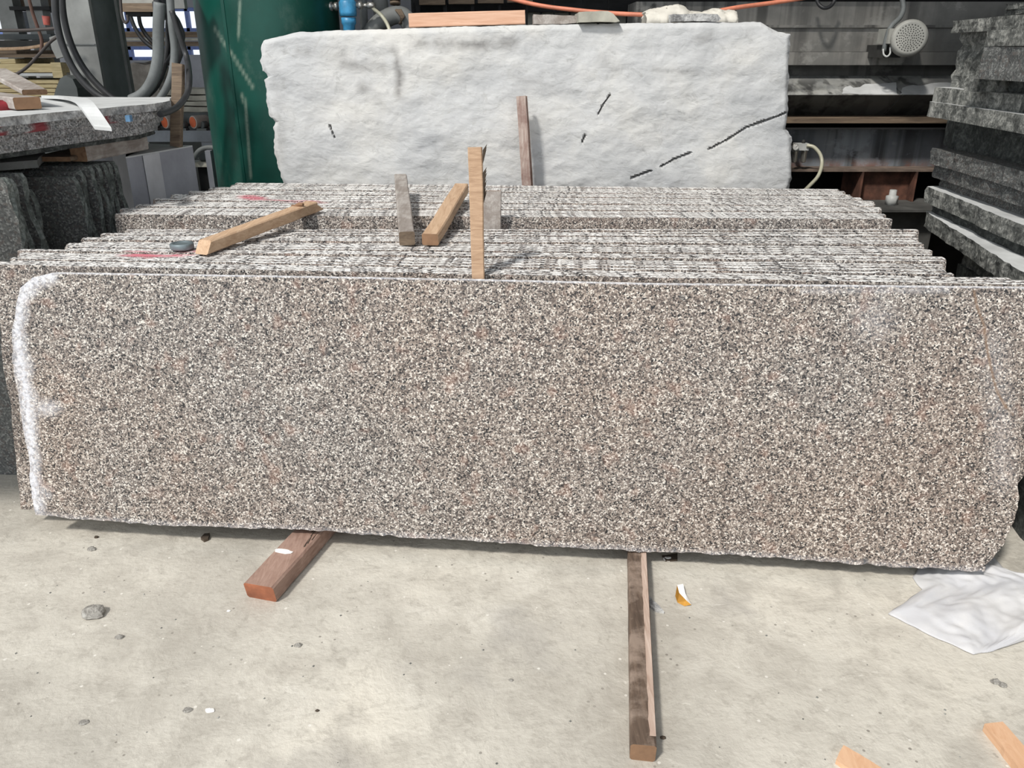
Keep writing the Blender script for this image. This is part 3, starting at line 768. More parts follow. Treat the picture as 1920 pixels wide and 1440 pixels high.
# ------------------------------------------------------------------ right: dark stack
GR = 'dark slabs of the right stack'
def rslab(px, yt, yb, yaw, label, seed, mats, D=3.9, near=2.0, amp=.008, jag=0, width=2.2, layers=4, name='granite_slab', cat='stone slab', top=None, back=None, group=GR, xr=None, bk_=.15):
    C = PD(px, yt, D); C.z = PD(px, yt, 3.9).z-.0005; zb = PD(px, yb, 3.9).z if top is None else C.z-top
    dr = Vector((-math.sin(R(yaw)), -math.cos(R(yaw)), 0))
    L = (C.y-near)/math.cos(R(yaw)); N_ = C+dr*L
    XR = xr or C.x+width
    pts = [C, N_, Vector((XR, near, C.z)), Vector((XR, C.y+bk_, C.z))]
    mb = stone(pts[::-1] if False else pts, Vector((0, 0, zb-C.z)), layers, .035, amp, None, seed, 0, 1)
    return tag(mb.build(name, mats), label, cat, group)
RD = [M['dusty_dark'], M['rough']]
rslab(1886, 8, 19, 6, 'small pale rough slab end topmost of the right stack', 400, RD, near=3.0)
rslab(1886, 19, 29, 6, 'rough slab second from top of the right stack', 401, RD, near=3.0, xr=PD(1886, 20, 3.9).x+1.7)
rslab(1787, 39, 62, 8, 'rough slab with a reddish tinge near the top of the right stack', 402, RD, near=2.9)
rslab(1802, 62, 163, 3, 'tall rough boulder-like block in the upper right stack', 403, [M['dusty_dark'], M['rough']], near=3.55, amp=.02, layers=9, name='granite_block', cat='stone block', group=None, xr=PD(1802, 62, 3.9).x+.5)
rslab(1850, 62, 88, 2, 'short pale slab end beside the boulder-like block in the right stack', 404, RD, near=2.6, D=3.38)
rslab(1845, 89, 141, 2, 'smooth dark slab bundle end below the short pale slab', 405, [M['dark'], M['dark']], near=2.6, D=3.38)
rslab(1812, 141, 163, 2, 'small rough block with a light top edge on the two long slabs', 406, RD, near=3.41, D=3.50, bk_=.03, xr=PD(1900, 142, 3.5).x)
rslab(1900, 143, 163, 0, 'dark short block beside the small rough block', 407, [M['dark'], M['rough_shaded']], near=2.9, D=3.36, bk_=.02)
rslab(1753, 163, 190, 1.5, 'long rough slab with drill grooves and light top, upper of two', 408, [M['dusty'], M['rough']], near=2.3, amp=.006)
rslab(1743, 190, 218, 4, 'long rough slab with drill grooves and light top, lower of two', 409, [M['dusty'], M['rough']], near=2.2, amp=.006)
rslab(1790, 218, 277, 0, 'dark square support block under the two long grooved slabs', 410, [M['rough_shaded'], M['rough_shaded']], near=3.3, name='granite_block', cat='stone block', group=None, xr=PD(1878, 228, 3.6).x)
rslab(1905, 222, 277, 0, 'dark support block in shade behind the square one', 411, [M['black'], M['dark']], near=2.8, D=3.7, name='granite_block', cat='stone block', group=None)
rslab(1748, 277, 306, 3, 'smooth dark thick slab under the support block, upper of two', 412, [M['dark'], M['dark']], near=2.0)
rslab(1752, 306, 331, 3, 'smooth dark thick slab under the support block, lower of two', 413, [M['dark'], M['dark']], near=2.0)
rslab(1764, 331, 349, 3, 'thin recessed dark slab above the light-edged slab', 414, [M['dark'], M['dark']], near=2.0)
rslab(1739, 349, 378, 5.5, 'light-topped rough slab in the middle of the right stack', 415, [M['dusty'], M['rough']], near=2.0)
rslab(1750, 378, 396, 6, 'dark recessed slab under the light-topped rough slab', 416, [M['dark'], M['rough_shaded']], near=2.0)
rslab(1737, 396, 424, 10.5, 'rough slab with torn lower edge in the lower right stack', 417, [M['dusty'], M['rough']], near=1.9)
rslab(1795, 424, 452, 9, 'dark recessed slab under the torn-edged slab', 418, [M['dark'], M['rough_shaded']], near=1.9)
rslab(1812, 452, 480, 9.5, 'lowest rough slab with a light top in the right stack', 419, [M['dusty'], M['rough']], near=1.9, D=3.75)
C = PD(1812, 480, 3.9)
mb = stone([Vector((2.12, 3.75, C.z)), Vector((1.86, 2.0, C.z)), Vector((4.2, 2.0, C.z)), Vector((4.2, 3.9, C.z))], Vector((0, 0, -(C.z-.20))), 8, .06, .012, None, 430)
tag(mb.build('granite_block', [M['rough_shaded']]), 'big dark rough block carrying the right stack', 'stone block')
mb = stone([Vector((1.80, 3.1, .20)), Vector((1.66, 1.98, .20)), Vector((4.2, 1.8, .20)), Vector((4.2, 3.8, .20)), Vector((1.95, 3.8, .20))], Vector((0, 0, -.20)), 4, .05, .012, None, 431)
tag(mb.build('granite_block', [M['rough_shaded']]), 'dark rough stone on the floor at the foot of the right stack', 'stone block')
# ------------------------------------------------------------------ green tank behind the block
TD = 5.0
tc = Vector((PD(500, 0, TD).x, TD, 0)); tr = 131/F_PX*(TD/ray(500, 0).y)
o = empty('steel_tank', tc, 'tall dark green painted steel tank behind the pale block', 'tank')
mb = MB(); sc = []; SEG = 300; ZN = 110
SCR = [[(403, 55), (440, 110), (475, 165)], [(450, 0), (447, 70)], [(453, 178), (457, 192)], [(460, 190), (470, 330)]]
for j in range(ZN+1):
    z = 2.6*j/ZN
    for k in range(SEG):
        a = 2*math.pi*k/SEG; p = Vector((tc.x+math.cos(a)*tr, tc.y+math.sin(a)*tr, z)); mb.v.append(p)
        q = p-CAM; xx = q.x; yy = q.y; zz = q.z
        dep = yy*math.cos(PITCH)-zz*math.sin(PITCH); up = yy*math.sin(PITCH)+zz*math.cos(PITCH)
        px, py = 960+F_PX*xx/dep, 720-F_PX*up/dep
        s_ = 0
        if p.y < TD:
            for q in SCR: s_ = max(s_, max(0, 1.2-poly_d(px, py, q)/3.2))
        sc.append(min(1, s_)*.8)
for j in range(ZN):
    for k in range(SEG):
        k2 = (k+1) % SEG
        mb.f.append([j*SEG+k, j*SEG+k2, (j+1)*SEG+k2, (j+1)*SEG+k]); mb.m.append(0); mb.sm.append(True)
mb.f.append([ZN*SEG+k for k in range(SEG)]); mb.m.append(0); mb.sm.append(False)
mb.build('tank_shell', M['green'], o, attrs={'scratch': sc})
a = math.atan2(-math.sqrt(max(0, 1-.37**2)), -.37)
sx = tc.x-.13; sy = tc.y-math.sqrt(tr*tr-.13**2)
MB().box(sx-.008, sx+.008, sy-.006, sy+.01, 0, 2.6).build('weld_seam', M['green'], o).data.materials[0]
# valve fitting between the tank and the filter
p = PD(632, 12, 4.9)
mb = MB(); lathe(mb, p-Vector((.05, 0, 0)), (1, 0, 0), [(.024, 0), (.024, .025), (.014, .025), (.014, .035), (.022, .035), (.022, .055), (.012, .055), (.012, .085)], 14)
mb.build('valve_fitting', M['chrome'], o)
# blue water filter
p = PD(652, 14, 4.85)
o = empty('water_filter', p, 'blue plastic inline water filter beside the green tank', 'filter')
mb = MB(); lathe(mb, p+Vector((0, 0, -.30)), (0, 0, 1), [(.026, 0), (.030, .02), (.033, .21), (.040, .22), (.040, .25)], 20); mb.build('filter_bowl', M['blue'], o)
mb = MB(); lathe(mb, p+Vector((0, 0, -.045)), (0, 0, 1), [(.045, 0), (.047, .02), (.047, .07), (.036, .085)], 20); tag(mb.build('filter_head', M['blue'], o))
mb = MB(); mb.tube([p+Vector((0, 0, .04)), p+Vector((0, 0, .5))], .034, 16); mb.build('grey_pipe', M['hose_grey'], o)
mb = MB(); lathe(mb, p+Vector((.04, 0, .01)), (1, 0, 0), [(.012, 0), (.012, .02), (.02, .02), (.02, .04), (.011, .04), (.011, .07), (.018, .07), (.016, .10), (.008, .11)], 12); mb.build('hose_fitting', M['chrome'], o)
tag(MB().tube(catmull([p+Vector((.14, 0, .012)), PD(700, 16, 4.85), PD(716, 30, 4.85), PD(729, 52, 4.8), PD(738, 90, 4.75)], 6), .010, 10).build('hose', M['hose_clear']), 'pale clear hose arching from the blue filter', 'hose')
tag(MB().tube([PD(680, -30, 5.0), PD(682, 30, 5.0), PD(686, 120, 5.0)], .022, 12).build('pipe', M['hose_grey']), 'grey upright pipe right beside the blue filter', 'pipe')
tag(MB().tube([PD(706, -40, 5.15), PD(716, 30, 5.15), PD(722, 120, 5.15)], .045, 14).build('pipe', M['steel']), 'thick grey upright pipe behind the bent pipe', 'pipe')
o = empty('pipe', PD(740, 60, 4.95), 'big bent grey pipe elbow behind the pale block', 'pipe')
MB().tube(catmull([PD(680, 95, 4.95), PD(700, 55, 4.95), PD(722, 36, 4.95), PD(748, 28, 4.95), PD(768, 45, 4.95), PD(785, 100, 4.95)], 6), .048, 16).build('elbow', M['steel'], o)
mb = MB()
for k in range(4): mb.tube([PD(742+k*3, 18, 4.90), PD(752+k*2, 30, 4.88), PD(752-k, 45, 4.90)], .006, 6)
for k in range(3): lathe(mb, PD(741, 8-k*7, 4.95), (0, .2, 1), [(.03, 0), (.03, .012)], 14)
mb.build('valve_coupling', M['wood_old'], o)
# rack of boards behind the block
o = empty('board_rack', PD(990, 60, 5.5), 'dark steel rack with boards behind the pale block', 'rack')
mb = MB()
def slabbox(px0, px1, y0, y1, D, dep=.1):
    a = PD(px0, y1, D); b = PD(px1, y0, D); return (a.x, b.x, D, D+dep, min(a.z, b.z), max(a.z, b.z))
mb.box(*slabbox(775, 1500, 6, 22, 5.55)); mb.box(*slabbox(775, 1500, 50, 62, 5.5))
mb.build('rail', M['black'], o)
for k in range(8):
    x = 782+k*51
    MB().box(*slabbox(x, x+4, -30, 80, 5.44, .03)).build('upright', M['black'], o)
for k in range(10):
    x = 800+k*54
    tag(MB().box(*slabbox(x, x+50, 23, 48, 5.66, .03)).build('board', M['pale_stone']), 'pale board standing in the dark rack behind the block, %s from the left' % ORD[k], 'board', 'pale boards in the rack')
for k in range(4):
    x = 786+k*55
    tag(MB().box(*slabbox(x, x+48, -20, 9-k*1.5, 5.4, .05)).build('board', M['wood_old']), 'brown board at the top of the rack, %s from the left' % ORD[k], 'board', 'brown boards in the rack top')

# ------------------------------------------------------------------ things on the pale block
def on_block(px0, px1, y0, y1, D0, dep): return slabbox(px0, px1, y0, y1, D0, dep)
def btop(px): return PD(px, interp(TOPB, px), BD).z
a = PD(766, 51, 4.22); b = PD(985, 47, 4.22)
tag(beam(Vector((a.x, 4.30, btop(770)+.006)), Vector((b.x, 4.30, btop(980)+.008)), .10, .062, 51).build('timber_plank', [M['wood_pink'], M['wood_pink']]), 'fresh pinkish sawn plank lying on top of the pale block', 'timber')
def chunk(pl, D0, dep, mat, name, label, cat, seed, z0):
    pts = [PD(x, y, D0) for x, y in pl]; zm = min(p.z for p in pts)
    pts = [p+Vector((0, 0, z0-zm)) for p in pts]
    return tag(stone(pts, Vector((0, dep, 0)), 2, .03, .003, None, seed).build(name, mat), label, cat)
chunk([(1000, 30), (1040, 31), (1084, 33), (1080, 46), (1060, 48), (1000, 48)], 4.25, .2, M['wood_grey'], 'timber_offcut', 'short old timber chunk on the pale block beside the pink plank', 'timber', 52, btop(1040)+.006)
chunk([(1085, 27), (1140, 25), (1150, 30), (1162, 44), (1155, 46), (1085, 46)], 4.125, .25, M['pale_stone'], 'stone_offcut', 'grey stone piece overhanging the front edge of the pale block', 'stone', 53, btop(1120)+.006)
chunk([(1262, 29), (1345, 29), (1352, 38), (1346, 43), (1262, 43)], 4.16, .12, M['rough_light'], 'stone_offcut', 'small pale granite piece on the cloth on the pale block', 'stone', 54, btop(1300)+.004)
# crumpled cloth on the block
mb = MB(); NX, NY = 60, 26
prof = [(1212, 22), (1222, 18), (1250, 12), (1275, 6), (1288, 12), (1295, 20), (1320, 22), (1340, 17), (1352, 15), (1366, 20), (1380, 18), (1386, 24)]
for j in range(NY+1):
    for i in range(NX+1):
        px = 1212+(1386-1212)*i/NX; v = j/NY
        ht = PD(px, interp(prof, px), 4.3).z; zb_ = btop(px)+.003
        w = noise.noise(Vector((px*.05, v*5, 3)))
        z = zb_ + (ht-zb_)*(math.sin(math.pi*min(1, v*1.0))**.5 if 0 < v < 1 else 0)*(1+.12*w)
        mb.v.append(Vector((PD(px, 30, 4.3).x + .012*noise.noise(Vector((px*.2, v*9, 1))), 4.31+(v)*.16-.004+.02*w, z + (.006*noise.noise(Vector((px*.16, v*14, 8))) if 0 < v < 1 else 0))))
for j in range(NY):
    for i in range(NX):
        a = j*(NX+1)+i; mb.f.append([a, a+1, a+NX+2, a+NX+1]); mb.m.append(0); mb.sm.append(True)
c = mb.build('cloth', M['cloth_dusty']); sm = c.modifiers.new('thickness', 'SOLIDIFY'); sm.thickness = .003; sm.offset = 1
tag(c, 'crumpled dusty white cloth heaped on top of the pale block', 'cloth')
tag(MB().tube(catmull([PD(900, -18, 4.7), PD(1000, 8, 4.66), PD(1080, 19, 4.6), PD(1150, 25, 4.56), PD(1215, 28, 4.52)], 6)+catmull([PD(1290, 34, 4.5), PD(1370, 16, 4.52), PD(1450, 5, 4.56), PD(1560, -12, 4.6)], 6), .011, 10).build('hose', M['hose_orange']), 'orange air hose sagging behind the block and over the cloth', 'hose')

# ------------------------------------------------------------------ big stone saw frame at the right
SX0, SX1 = 0.7, 5.7
def mz(y, D): return PD(1600, y, D).z
saw = empty('stone_saw', (3.2, 5.1, 0), 'large grey dusty stone saw frame with motor behind the pale block on the right', 'machine')
MB().box(SX0, SX1, 5.0, 5.35, mz(97, 5.0), mz(3, 5.0)).build('upper_panel', M['panel'], saw)
MB().box(SX0, SX1, 4.985, 5.0, mz(52, 4.99), mz(47, 4.99)).build('ledge', M['panel'], saw)
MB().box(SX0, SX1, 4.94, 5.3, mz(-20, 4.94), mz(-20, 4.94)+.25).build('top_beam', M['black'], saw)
MB().box(SX0, SX1, 4.97, 5.3, mz(122, 4.97), mz(97.5, 4.97)).build('middle_panel', M['panel'], saw)
MB().box(SX0, SX1, 5.06, 5.3, mz(142, 5.06), mz(122, 5.0)).build('dark_panel', M['darkpanel'], saw)
prof = [(5.06, mz(142, 5.06)), (4.80, mz(178, 4.80)), (5.02, mz(218, 5.02)), (5.3, mz(218, 5.02)), (5.3, mz(142, 5.06))]
mb = MB(); nX = 1
for X0, X1, n_ in ((SX0, PD(1684, 180, 4.85).x, 0), (PD(1685, 180, 4.85).x+.004, SX1, 1)):
    m_ = MB(); m_.prism([Vector((X0, y, z)) for y, z in prof], (X1-X0, 0, 0), 0); m_.m[2] = 0
    for fi in range(2, 7): m_.m[fi] = 1 if fi == 3 else 0
    m_.build('trough', [M['shelf'], M['darkpanel']], saw)
MB().box(SX0, SX1, 4.86, 5.2, mz(231, 4.86), mz(219.5, 4.86)).build('rail', M['wood_old'], saw)
MB().box(SX0, SX1, 5.12, 5.3, mz(246, 5.12), mz(231, 5.12)).build('gap_shade', M['black'], saw)  # black sheet painted in for the shaded gap above the beam
# white slurry crust along the trough lip
so = Vector((0, 4.80, mz(178, 4.80))); sn = Vector((1, 0, 0)).cross(Vector((0, .26, mz(142, 5.06)-mz(178, 4.80)))).normalized()
def crust(pl, seed):
    pts = dense([PP(x, y, so, sn) for x, y in pl], .02, .006, seed=seed); pts = [p-sn*((p-so).dot(sn)) for p in pts]
    m_ = MB().prism(pts, sn*(.002 if sn.y < 0 else -.002)); tag(m_.build('slurry_crust', M['dusty'], saw), 'dried white slurry on the trough lip')
crust([(1578, 176), (1584, 164), (1594, 161), (1600, 165), (1612, 164), (1622, 158), (1650, 158), (1680, 155), (1682, 177)], 3)
crust([(1688, 177), (1692, 165), (1712, 160), (1728, 161), (1745, 157), (1775, 155), (1800, 158), (1800, 177)], 4)
# I-beam web with rust along its foot
mb = MB(); ru = []; z0, z1 = mz(317, 4.97), mz(243, 4.97); NX = 60; NZ = 10
for j in range(NZ+1):
    for i in range(NX+1):
        X = SX0+(SX1-SX0)*i/NX; t = j/NZ; mb.v.append(Vector((X, 4.97, z0+(z1-z0)*t)))
        r = max(0, 1-t/.30)*(1 if X < 2.6 else .3); ru.append(min(1, r*1.2+.35*max(0, 1-abs(X-2.55)/.12)*(1-t)))
for j in range(NZ):
    for i in range(NX):
        a = j*(NX+1)+i; mb.f.append([a, a+1, a+NX+2, a+NX+1]); mb.m.append(0); mb.sm.append(False)
b = len(mb.v)
for (X, Z) in ((SX0, z0), (SX1, z0), (SX1, z1), (SX0, z1)): mb.v.append(Vector((X, 5.0, Z))); ru.append(0)
c4 = [0, NX, NZ*(NX+1)+NX, NZ*(NX+1)]
mb.f.append([b+3, b+2, b+1, b]); mb.m.append(0); mb.sm.append(False)
for k in range(4): mb.f.append([c4[k], b+k, b+(k+1) % 4, c4[(k+1) % 4]]) ; mb.m.append(0); mb.sm.append(False)
mb.build('beam_web', M['ibeam'], saw, attrs={'rust': ru})
MB().box(SX0, SX1, 4.82, 5.12, mz(322, 4.82), mz(318, 4.82)).build('beam_flange', M['flange'], saw)
MB().box(SX0, SX1, 4.84, 5.10, mz(243, 4.84), mz(240.5, 4.84)).build('beam_flange', M['black'], saw)
for X in (PD(1340, 330, 4.95).x, PD(1648, 340, 4.95).x, 4.9):
    MB().box(X-.15, X+.15, 4.88, 5.05, mz(380, 4.9), mz(322.5, 4.82)).build('support_foot', M['rust'], saw)
    for s_ in (-1, 1): MB().box(X+s_*.158-.006, X+s_*.158+.006, 4.82, 5.1, mz(378, 4.85), mz(322.5, 4.82)).build('foot_plate', M['rust'], saw)
    MB().box(X-.28, X+.28, 4.55, 5.3, mz(398, 4.55), mz(382, 4.75)).build('foot_base', M['concrete_dark'], saw)
    MB().box(X-.22, X+.22, 4.65, 5.2, 0, mz(398, 4.55)-.002).build('foot_pedestal', M['concrete_dark'], saw)
    mb = MB(); bz = mz(382, 4.75); lathe(mb, (X-.01, 4.72, bz), (0, 0, 1), [(.035, 0), (.035, .05), (.02, .055), (.02, .085)], 6); mb.build('anchor_bolt', M['white_metal'], saw)
MB().box(SX0, SX1, 5.5, 5.6, 0, mz(318, 5.0)).build('shade_backdrop', M['black'], saw)  # black sheet added for the darkness under and behind the beam
# motor
mc = PD(1706, 71, 4.64); axv = Vector((-.33, -1, .03)).normalized()
mo = bpy.data.objects.new('motor', None); S.collection.objects.link(mo); mo.parent = saw; mo.location = mc-Vector(saw.location)
def msub(mb, name, mat):
    ob = mb.build(name, mat, mo); return ob
mb = MB(); lathe(mb, mc, -axv, [(.075, -.004), (.088, .004), (.092, .02), (.092, .10), (.078, .11), (.078, .28), (.085, .285), (.085, .30)], 40)
for k in range(22):
    a = 2*math.pi*k/22; u = axv.orthogonal().normalized(); w = axv.cross(u); dr = u*math.cos(a)+w*math.sin(a); t_ = axv.cross(dr)
    c0 = mc-axv*.115+dr*.076; mb.add([c0-t_*.003, c0+t_*.003, c0+t_*.003+dr*.012, c0-t_*.003+dr*.012, c0-t_*.003-axv*.16, c0+t_*.003-axv*.16, c0+t_*.003+dr*.012-axv*.16, c0-t_*.003+dr*.012-axv*.16],
        [(0, 1, 2, 3), (7, 6, 5, 4), (0, 4, 5, 1), (1, 5, 6, 2), (2, 6, 7, 3), (3, 7, 4, 0)])
msub(mb, 'motor_housing', M['motor'])
mb = MB(); u = axv.orthogonal().normalized(); w = axv.cross(u)
for rr_, n_ in ((.012, 6), (.022, 10), (.032, 15), (.042, 20), (.052, 25), (.064, 26)):
    for k in range(n_):
        a = 2*math.pi*k/n_+rr_*20; c0 = mc+(u*math.cos(a)+w*math.sin(a))*rr_+axv*.0035
        lathe(mb, c0, axv, [(.0034 if rr_ < .06 else .0042, 0), (.0030, .0012)], 6)
msub(mb, 'vent_holes', M['motor_dark'])
a = PD(1652, 82, 4.78); b = PD(1678, 54, 4.78)
msub(MB().box(a.x, b.x+.02, 4.70, 4.84, a.z, b.z), 'terminal_box', M['motor'])
a = PD(1650, 108, 4.8); b = PD(1692, 84, 4.8)
msub(MB().box(a.x, b.x, 4.80, 4.998, a.z, b.z), 'mounting_bracket', M['motor_dark'])
msub(MB().tube(catmull([PD(1688, -15, 4.85), PD(1694, 12, 4.8), PD(1688, 32, 4.76), PD(1672, 48, 4.73), PD(1664, 65, 4.73), PD(1657, 96, 4.74)], 6), .013, 10), 'conduit', M['hose_grey'])
msub(MB().tube(catmull([PD(1656, 92, 4.72), PD(1657, 102, 4.71), PD(1663, 106, 4.70), PD(1669, 100, 4.71), PD(1669, 88, 4.72)], 6), .005, 8), 'cable_loop', M['white_metal'])
MB().tube(catmull([PD(1528, -18, 4.9), PD(1534, 6, 4.88), PD(1546, 15, 4.86), PD(1560, 9, 4.88), PD(1570, -12, 4.9)], 6), .010, 8).build('hanging_cable', M['hose'], saw)
# air regulator
rc = PD(1500, 275, 4.80)
o = empty('air_regulator', rc, 'small air regulator with gauge and two bowls fixed on the steel beam', 'regulator')
MB().box(rc.x-.03, rc.x+.05, 4.79, 4.84, rc.z-.02, rc.z+.018).build('regulator_body', M['white_metal'], o)
MB().box(rc.x-.01, rc.x+.01, 4.83, 4.966, rc.z-.012, rc.z+.012).build('bracket', M['motor_dark'], o)
g_ = MB(); gc = PD(1492, 276, 4.77); lathe(g_, gc, (0, 1, 0), [(.017, 0), (.019, .004), (.019, .02)], 24); gg = g_.build('gauge', M['chrome'], o)
q_ = MB(); lathe(q_, gc-Vector((0, .001, 0)), (0, 1, 0), [(.0155, 0), (.0155, .002)], 24)
q_.build('gauge_dial', M['gauge'], gg)
q_ = MB(); q_.prism([gc+Vector(v) for v in ((-.002, -.003, -.002), (.002, -.003, .002), (.010, -.003, .010), (.009, -.003, .011))], (0, .0015, 0)); q_.build('gauge_needle', M['black'], gg)
for dx in (-.018, .034):
    mb = MB(); lathe(mb, (rc.x+dx, 4.815, rc.z-.09), (0, 0, 1), [(.010, 0), (.015, .008), (.016, .06), (.019, .062), (.019, .072)], 16); mb.build('bowl', M['chrome'], o)
mb = MB(); lathe(mb, (rc.x+.022, 4.815, rc.z+.017), (0, 0, 1), [(.010, 0), (.010, .012), (.006, .02)], 12); mb.build('knob', M['motor_dark'], o)
tag(MB().tube(catmull([PD(1513, 273, 4.79), PD(1526, 276, 4.77), PD(1538, 290, 4.75), PD(1541, 308, 4.72), PD(1534, 330, 4.66), PD(1518, 348, 4.6), PD(1490, 375, 4.55)], 6), .0105, 10).build('hose', M['hose_clear']), 'pale hose curving down from the air regulator', 'hose')

# ------------------------------------------------------------------ left background
cx0, cx1 = PD(112, 0, 4.6).x, PD(165, 0, 4.6).x
o = empty('machine_column', (cx0+.08, 4.75, 0), 'grey steel machine column rising behind the left stack', 'column')
COLUMN = o
MB().box(cx0-.02, cx1, 4.60, 4.63, 0, 3.4).build('front_flange', M['steel'], o)
MB().box(cx0+.02, cx1-.016, 4.63, 4.93, 0, 3.4).build('web', M['web'], o)
MB().box(cx0-.02, cx1, 4.93, 4.97, 0, 3.4).build('rear_flange', M['steel'], o)
MB().box(cx0-.02, cx1-.004, 4.594, 4.60, PD(140, 84, 4.6).z, PD(140, 82, 4.6).z).build('joint_plate', M['hose_grey'], o)
a = PD(96, 185, 4.5); b = PD(142, 142, 4.5)
g0 = PD(100, 190, 4.45); g1 = PD(146, 190, 4.45); mb = stone([Vector((g0.x, 4.45, 0)), PD(100, 190, 4.45), PD(104, 168, 4.45), PD(112, 148, 4.45), PD(122, 141, 4.45), PD(136, 148, 4.45), PD(144, 165, 4.45), PD(146, 190, 4.45), Vector((g1.x, 4.45, 0))], Vector((0, .14, 0)), 2, .03, .006, None, 60)
mb2 = tag(mb.build('rubber_sack', M['steel_dark']), 'dark grey bundle resting at the foot of the machine column', 'bundle')
mb2['kind'] = 'thing'
# machine head over the hoses
o = empty('machine_head', PD(280, 5, 4.6), 'grey machine head with brown board above the hoses', 'machine')
MB().box(*slabbox(226, 322, -45, 6, 4.55, .15)).build('housing', M['motor'], o)
MB().box(*slabbox(300, 338, -45, 16, 4.50, .04)).build('side_housing', M['steel'], o)
MB().box(*slabbox(228, 300, 6, 22, 4.52, .12)).build('brown_board', M['wood_old'], o)
MB().box(*slabbox(236, 282, 22.5, 30, 4.54, .1)).build('cable_tray', M['black'], o)
MB().box(cx1+.001, PD(240, 0, 4.6).x, 4.62, 4.72, 1.86, 2.0).build('support_arm', M['steel'], o)
HG = 'machine hoses hanging by the column'
def hose(pts, r, mat, label, D=4.35, name='hose', g=HG, cat='hose', seg=12):
    P = catmull([PD(p[0], p[1], p[2] if len(p) > 2 else D) for p in pts], 6)
    return tag(MB().tube(P, r, seg).build(name, M[mat]), label, cat, g)
hose([(103, -30), (104, 20), (110, 60), (121, 95), (138, 130), (162, 160), (190, 182), (222, 191), (252, 187), (280, 166), (296, 130), (300, 90), (297, 50), (292, 5, 4.4)], .017, 'hose', 'black hose making the widest loop, outermost left of the column')
hose([(115, -30), (118, 20), (126, 60), (140, 98), (160, 132), (186, 162), (212, 184), (235, 192), (262, 187), (290, 165), (306, 130), (315, 90), (316, 50), (318, 5, 4.45)], .016, 'hose', 'black hose looping just inside the widest loop', D=4.42)
hose([(299, 5), (297, 60), (296, 110), (286, 150), (268, 176), (246, 188)], .027, 'hose_grey', 'thick dusty grey hose hanging straight down then curving left', D=4.24)
hose([(318, -20), (322, 45), (327, 90), (324, 130), (313, 163), (296, 190), (284, 205)], .018, 'hose_grey', 'grey hose ending behind the left stack corner', D=4.22)
hose([(322, 20), (338, 70), (350, 108), (355, 145, 3.98), (351, 175, 3.9), (335, 198, 3.8), (316, 209, 3.7), (300, 214, 3.62)], .0135, 'hose', 'black hose of the lowest bow reaching the stack corner', D=4.16)
for k, (dx, nm) in enumerate(((0, 'upper'), (8, 'middle'), (16, 'lower'))):
    hose([(284+dx*1.3, -25), (302+dx, 18), (320+dx*.8, 42), (333+dx*.5, 70), (338-dx*.6, 96), (330-dx, 120)], .016, 'hose', 'dark hose in the tangled bundle beside the tank, %s one' % nm, D=4.30+.05*k)
hose([(225, -20), (228, 25), (234, 42), (240, 38), (238, 28)], .007, 'cable', 'short looped dark cable under the machine head', D=4.4, name='cable', g=None, cat='cable', seg=8)
hose([(244, 28), (252, 50), (266, 72), (284, 88), (300, 98)], .011, 'hose', 'dark cable sagging from the tray, outer one', D=4.75, name='cable', g=None, cat='cable', seg=8)
hose([(260, 28), (264, 48), (276, 68), (292, 84), (306, 94)], .011, 'hose', 'dark cable sagging from the tray, inner one', D=4.8, name='cable', g=None, cat='cable', seg=8)
hose([(-20, 57), (40, 57), (80, 55), (108, 53)], .008, 'cable', 'thin dark cable running level to the column at the left', D=4.5, name='cable', g=None, cat='cable', seg=8)
hose([(-20, 158), (20, 144), (48, 128), (75, 100), (95, 78), (112, 66)], .008, 'cable', 'thin dark cable rising slanted to the column at the left', D=4.48, name='cable', g=None, cat='cable', seg=8)
hose([(50, -20), (60, 20), (70, 50), (78, 75), (77, 97)], .010, 'cable_brown', 'brown cable hanging down at the upper left', D=5.2, name='cable', g=None, cat='cable', seg=8)
hose([(-20, 92), (30, 91), (65, 88), (92, 81)], .009, 'wood_y', 'tan cable running level at the upper left', D=5.3, name='cable', g=None, cat='cable', seg=8)
tag(MB().tube([PD(86, 30, 5.2), PD(88, 47, 5.2)], [.022, .018], 10).build('tag', M['pink_tag']), 'pink plastic tag hanging at the upper left', 'tag')
# wooden post in front of the conveyor
tp = PD(337, 120, 4.02); bt = PD(333, 273, 3.98); bt.z = zt+.006
tag(beam(bt, tp, .05, .035, 61, up=Vector((0, -1, 0)), chamfer=.003).build('wooden_post', [M['wood_old'], M['wood_end']]), 'brown wooden post standing on the smooth grey block', 'post')
# roller conveyor
CDp = 6.0
o = empty('roller_conveyor', PD(330, 280, CDp), 'blue grey roller conveyor with orange hubbed drums beside the tank', 'conveyor')
r0 = slabbox(150, 430, 245, 266, CDp, .12); MB().box(*r0).build('side_rail', M['conveyor'], o)
for k, px in enumerate((270, 309, 362, 400)):
    c0 = PD(px, 232, CDp+.03); c0.z = r0[5]+.055
    mb = MB(); ax2 = Vector((.7, 1, 0)).normalized(); lathe(mb, c0, ax2, [(.042, 0), (.045, .004), (.045, .11), (.042, .114)], 24); dr_ = mb.build('roller', M['roller'], o)
    mb = MB(); lathe(mb, c0-ax2*.003, ax2, [(.036, 0), (.036, .004)], 24)
    mb.build('hub', M['orange'], dr_)
    c1 = c0-Vector((.085, .0, .02)); mb = MB(); lathe(mb, c1, ax2, [(.022, 0), (.026, .01), (.026, .04), (.010, .045), (.010, .07)], 14); mb.box(c1.x-.03, c1.x+.04, c1.y-.03, c1.y+.03, r0[5], c1.z-.02); mb.build('bearing', M['steel_dark'], o)
MB().box(*slabbox(150, 430, 212, 222, CDp+.3, .1)).build('rear_rail', M['steel_dark'], o)
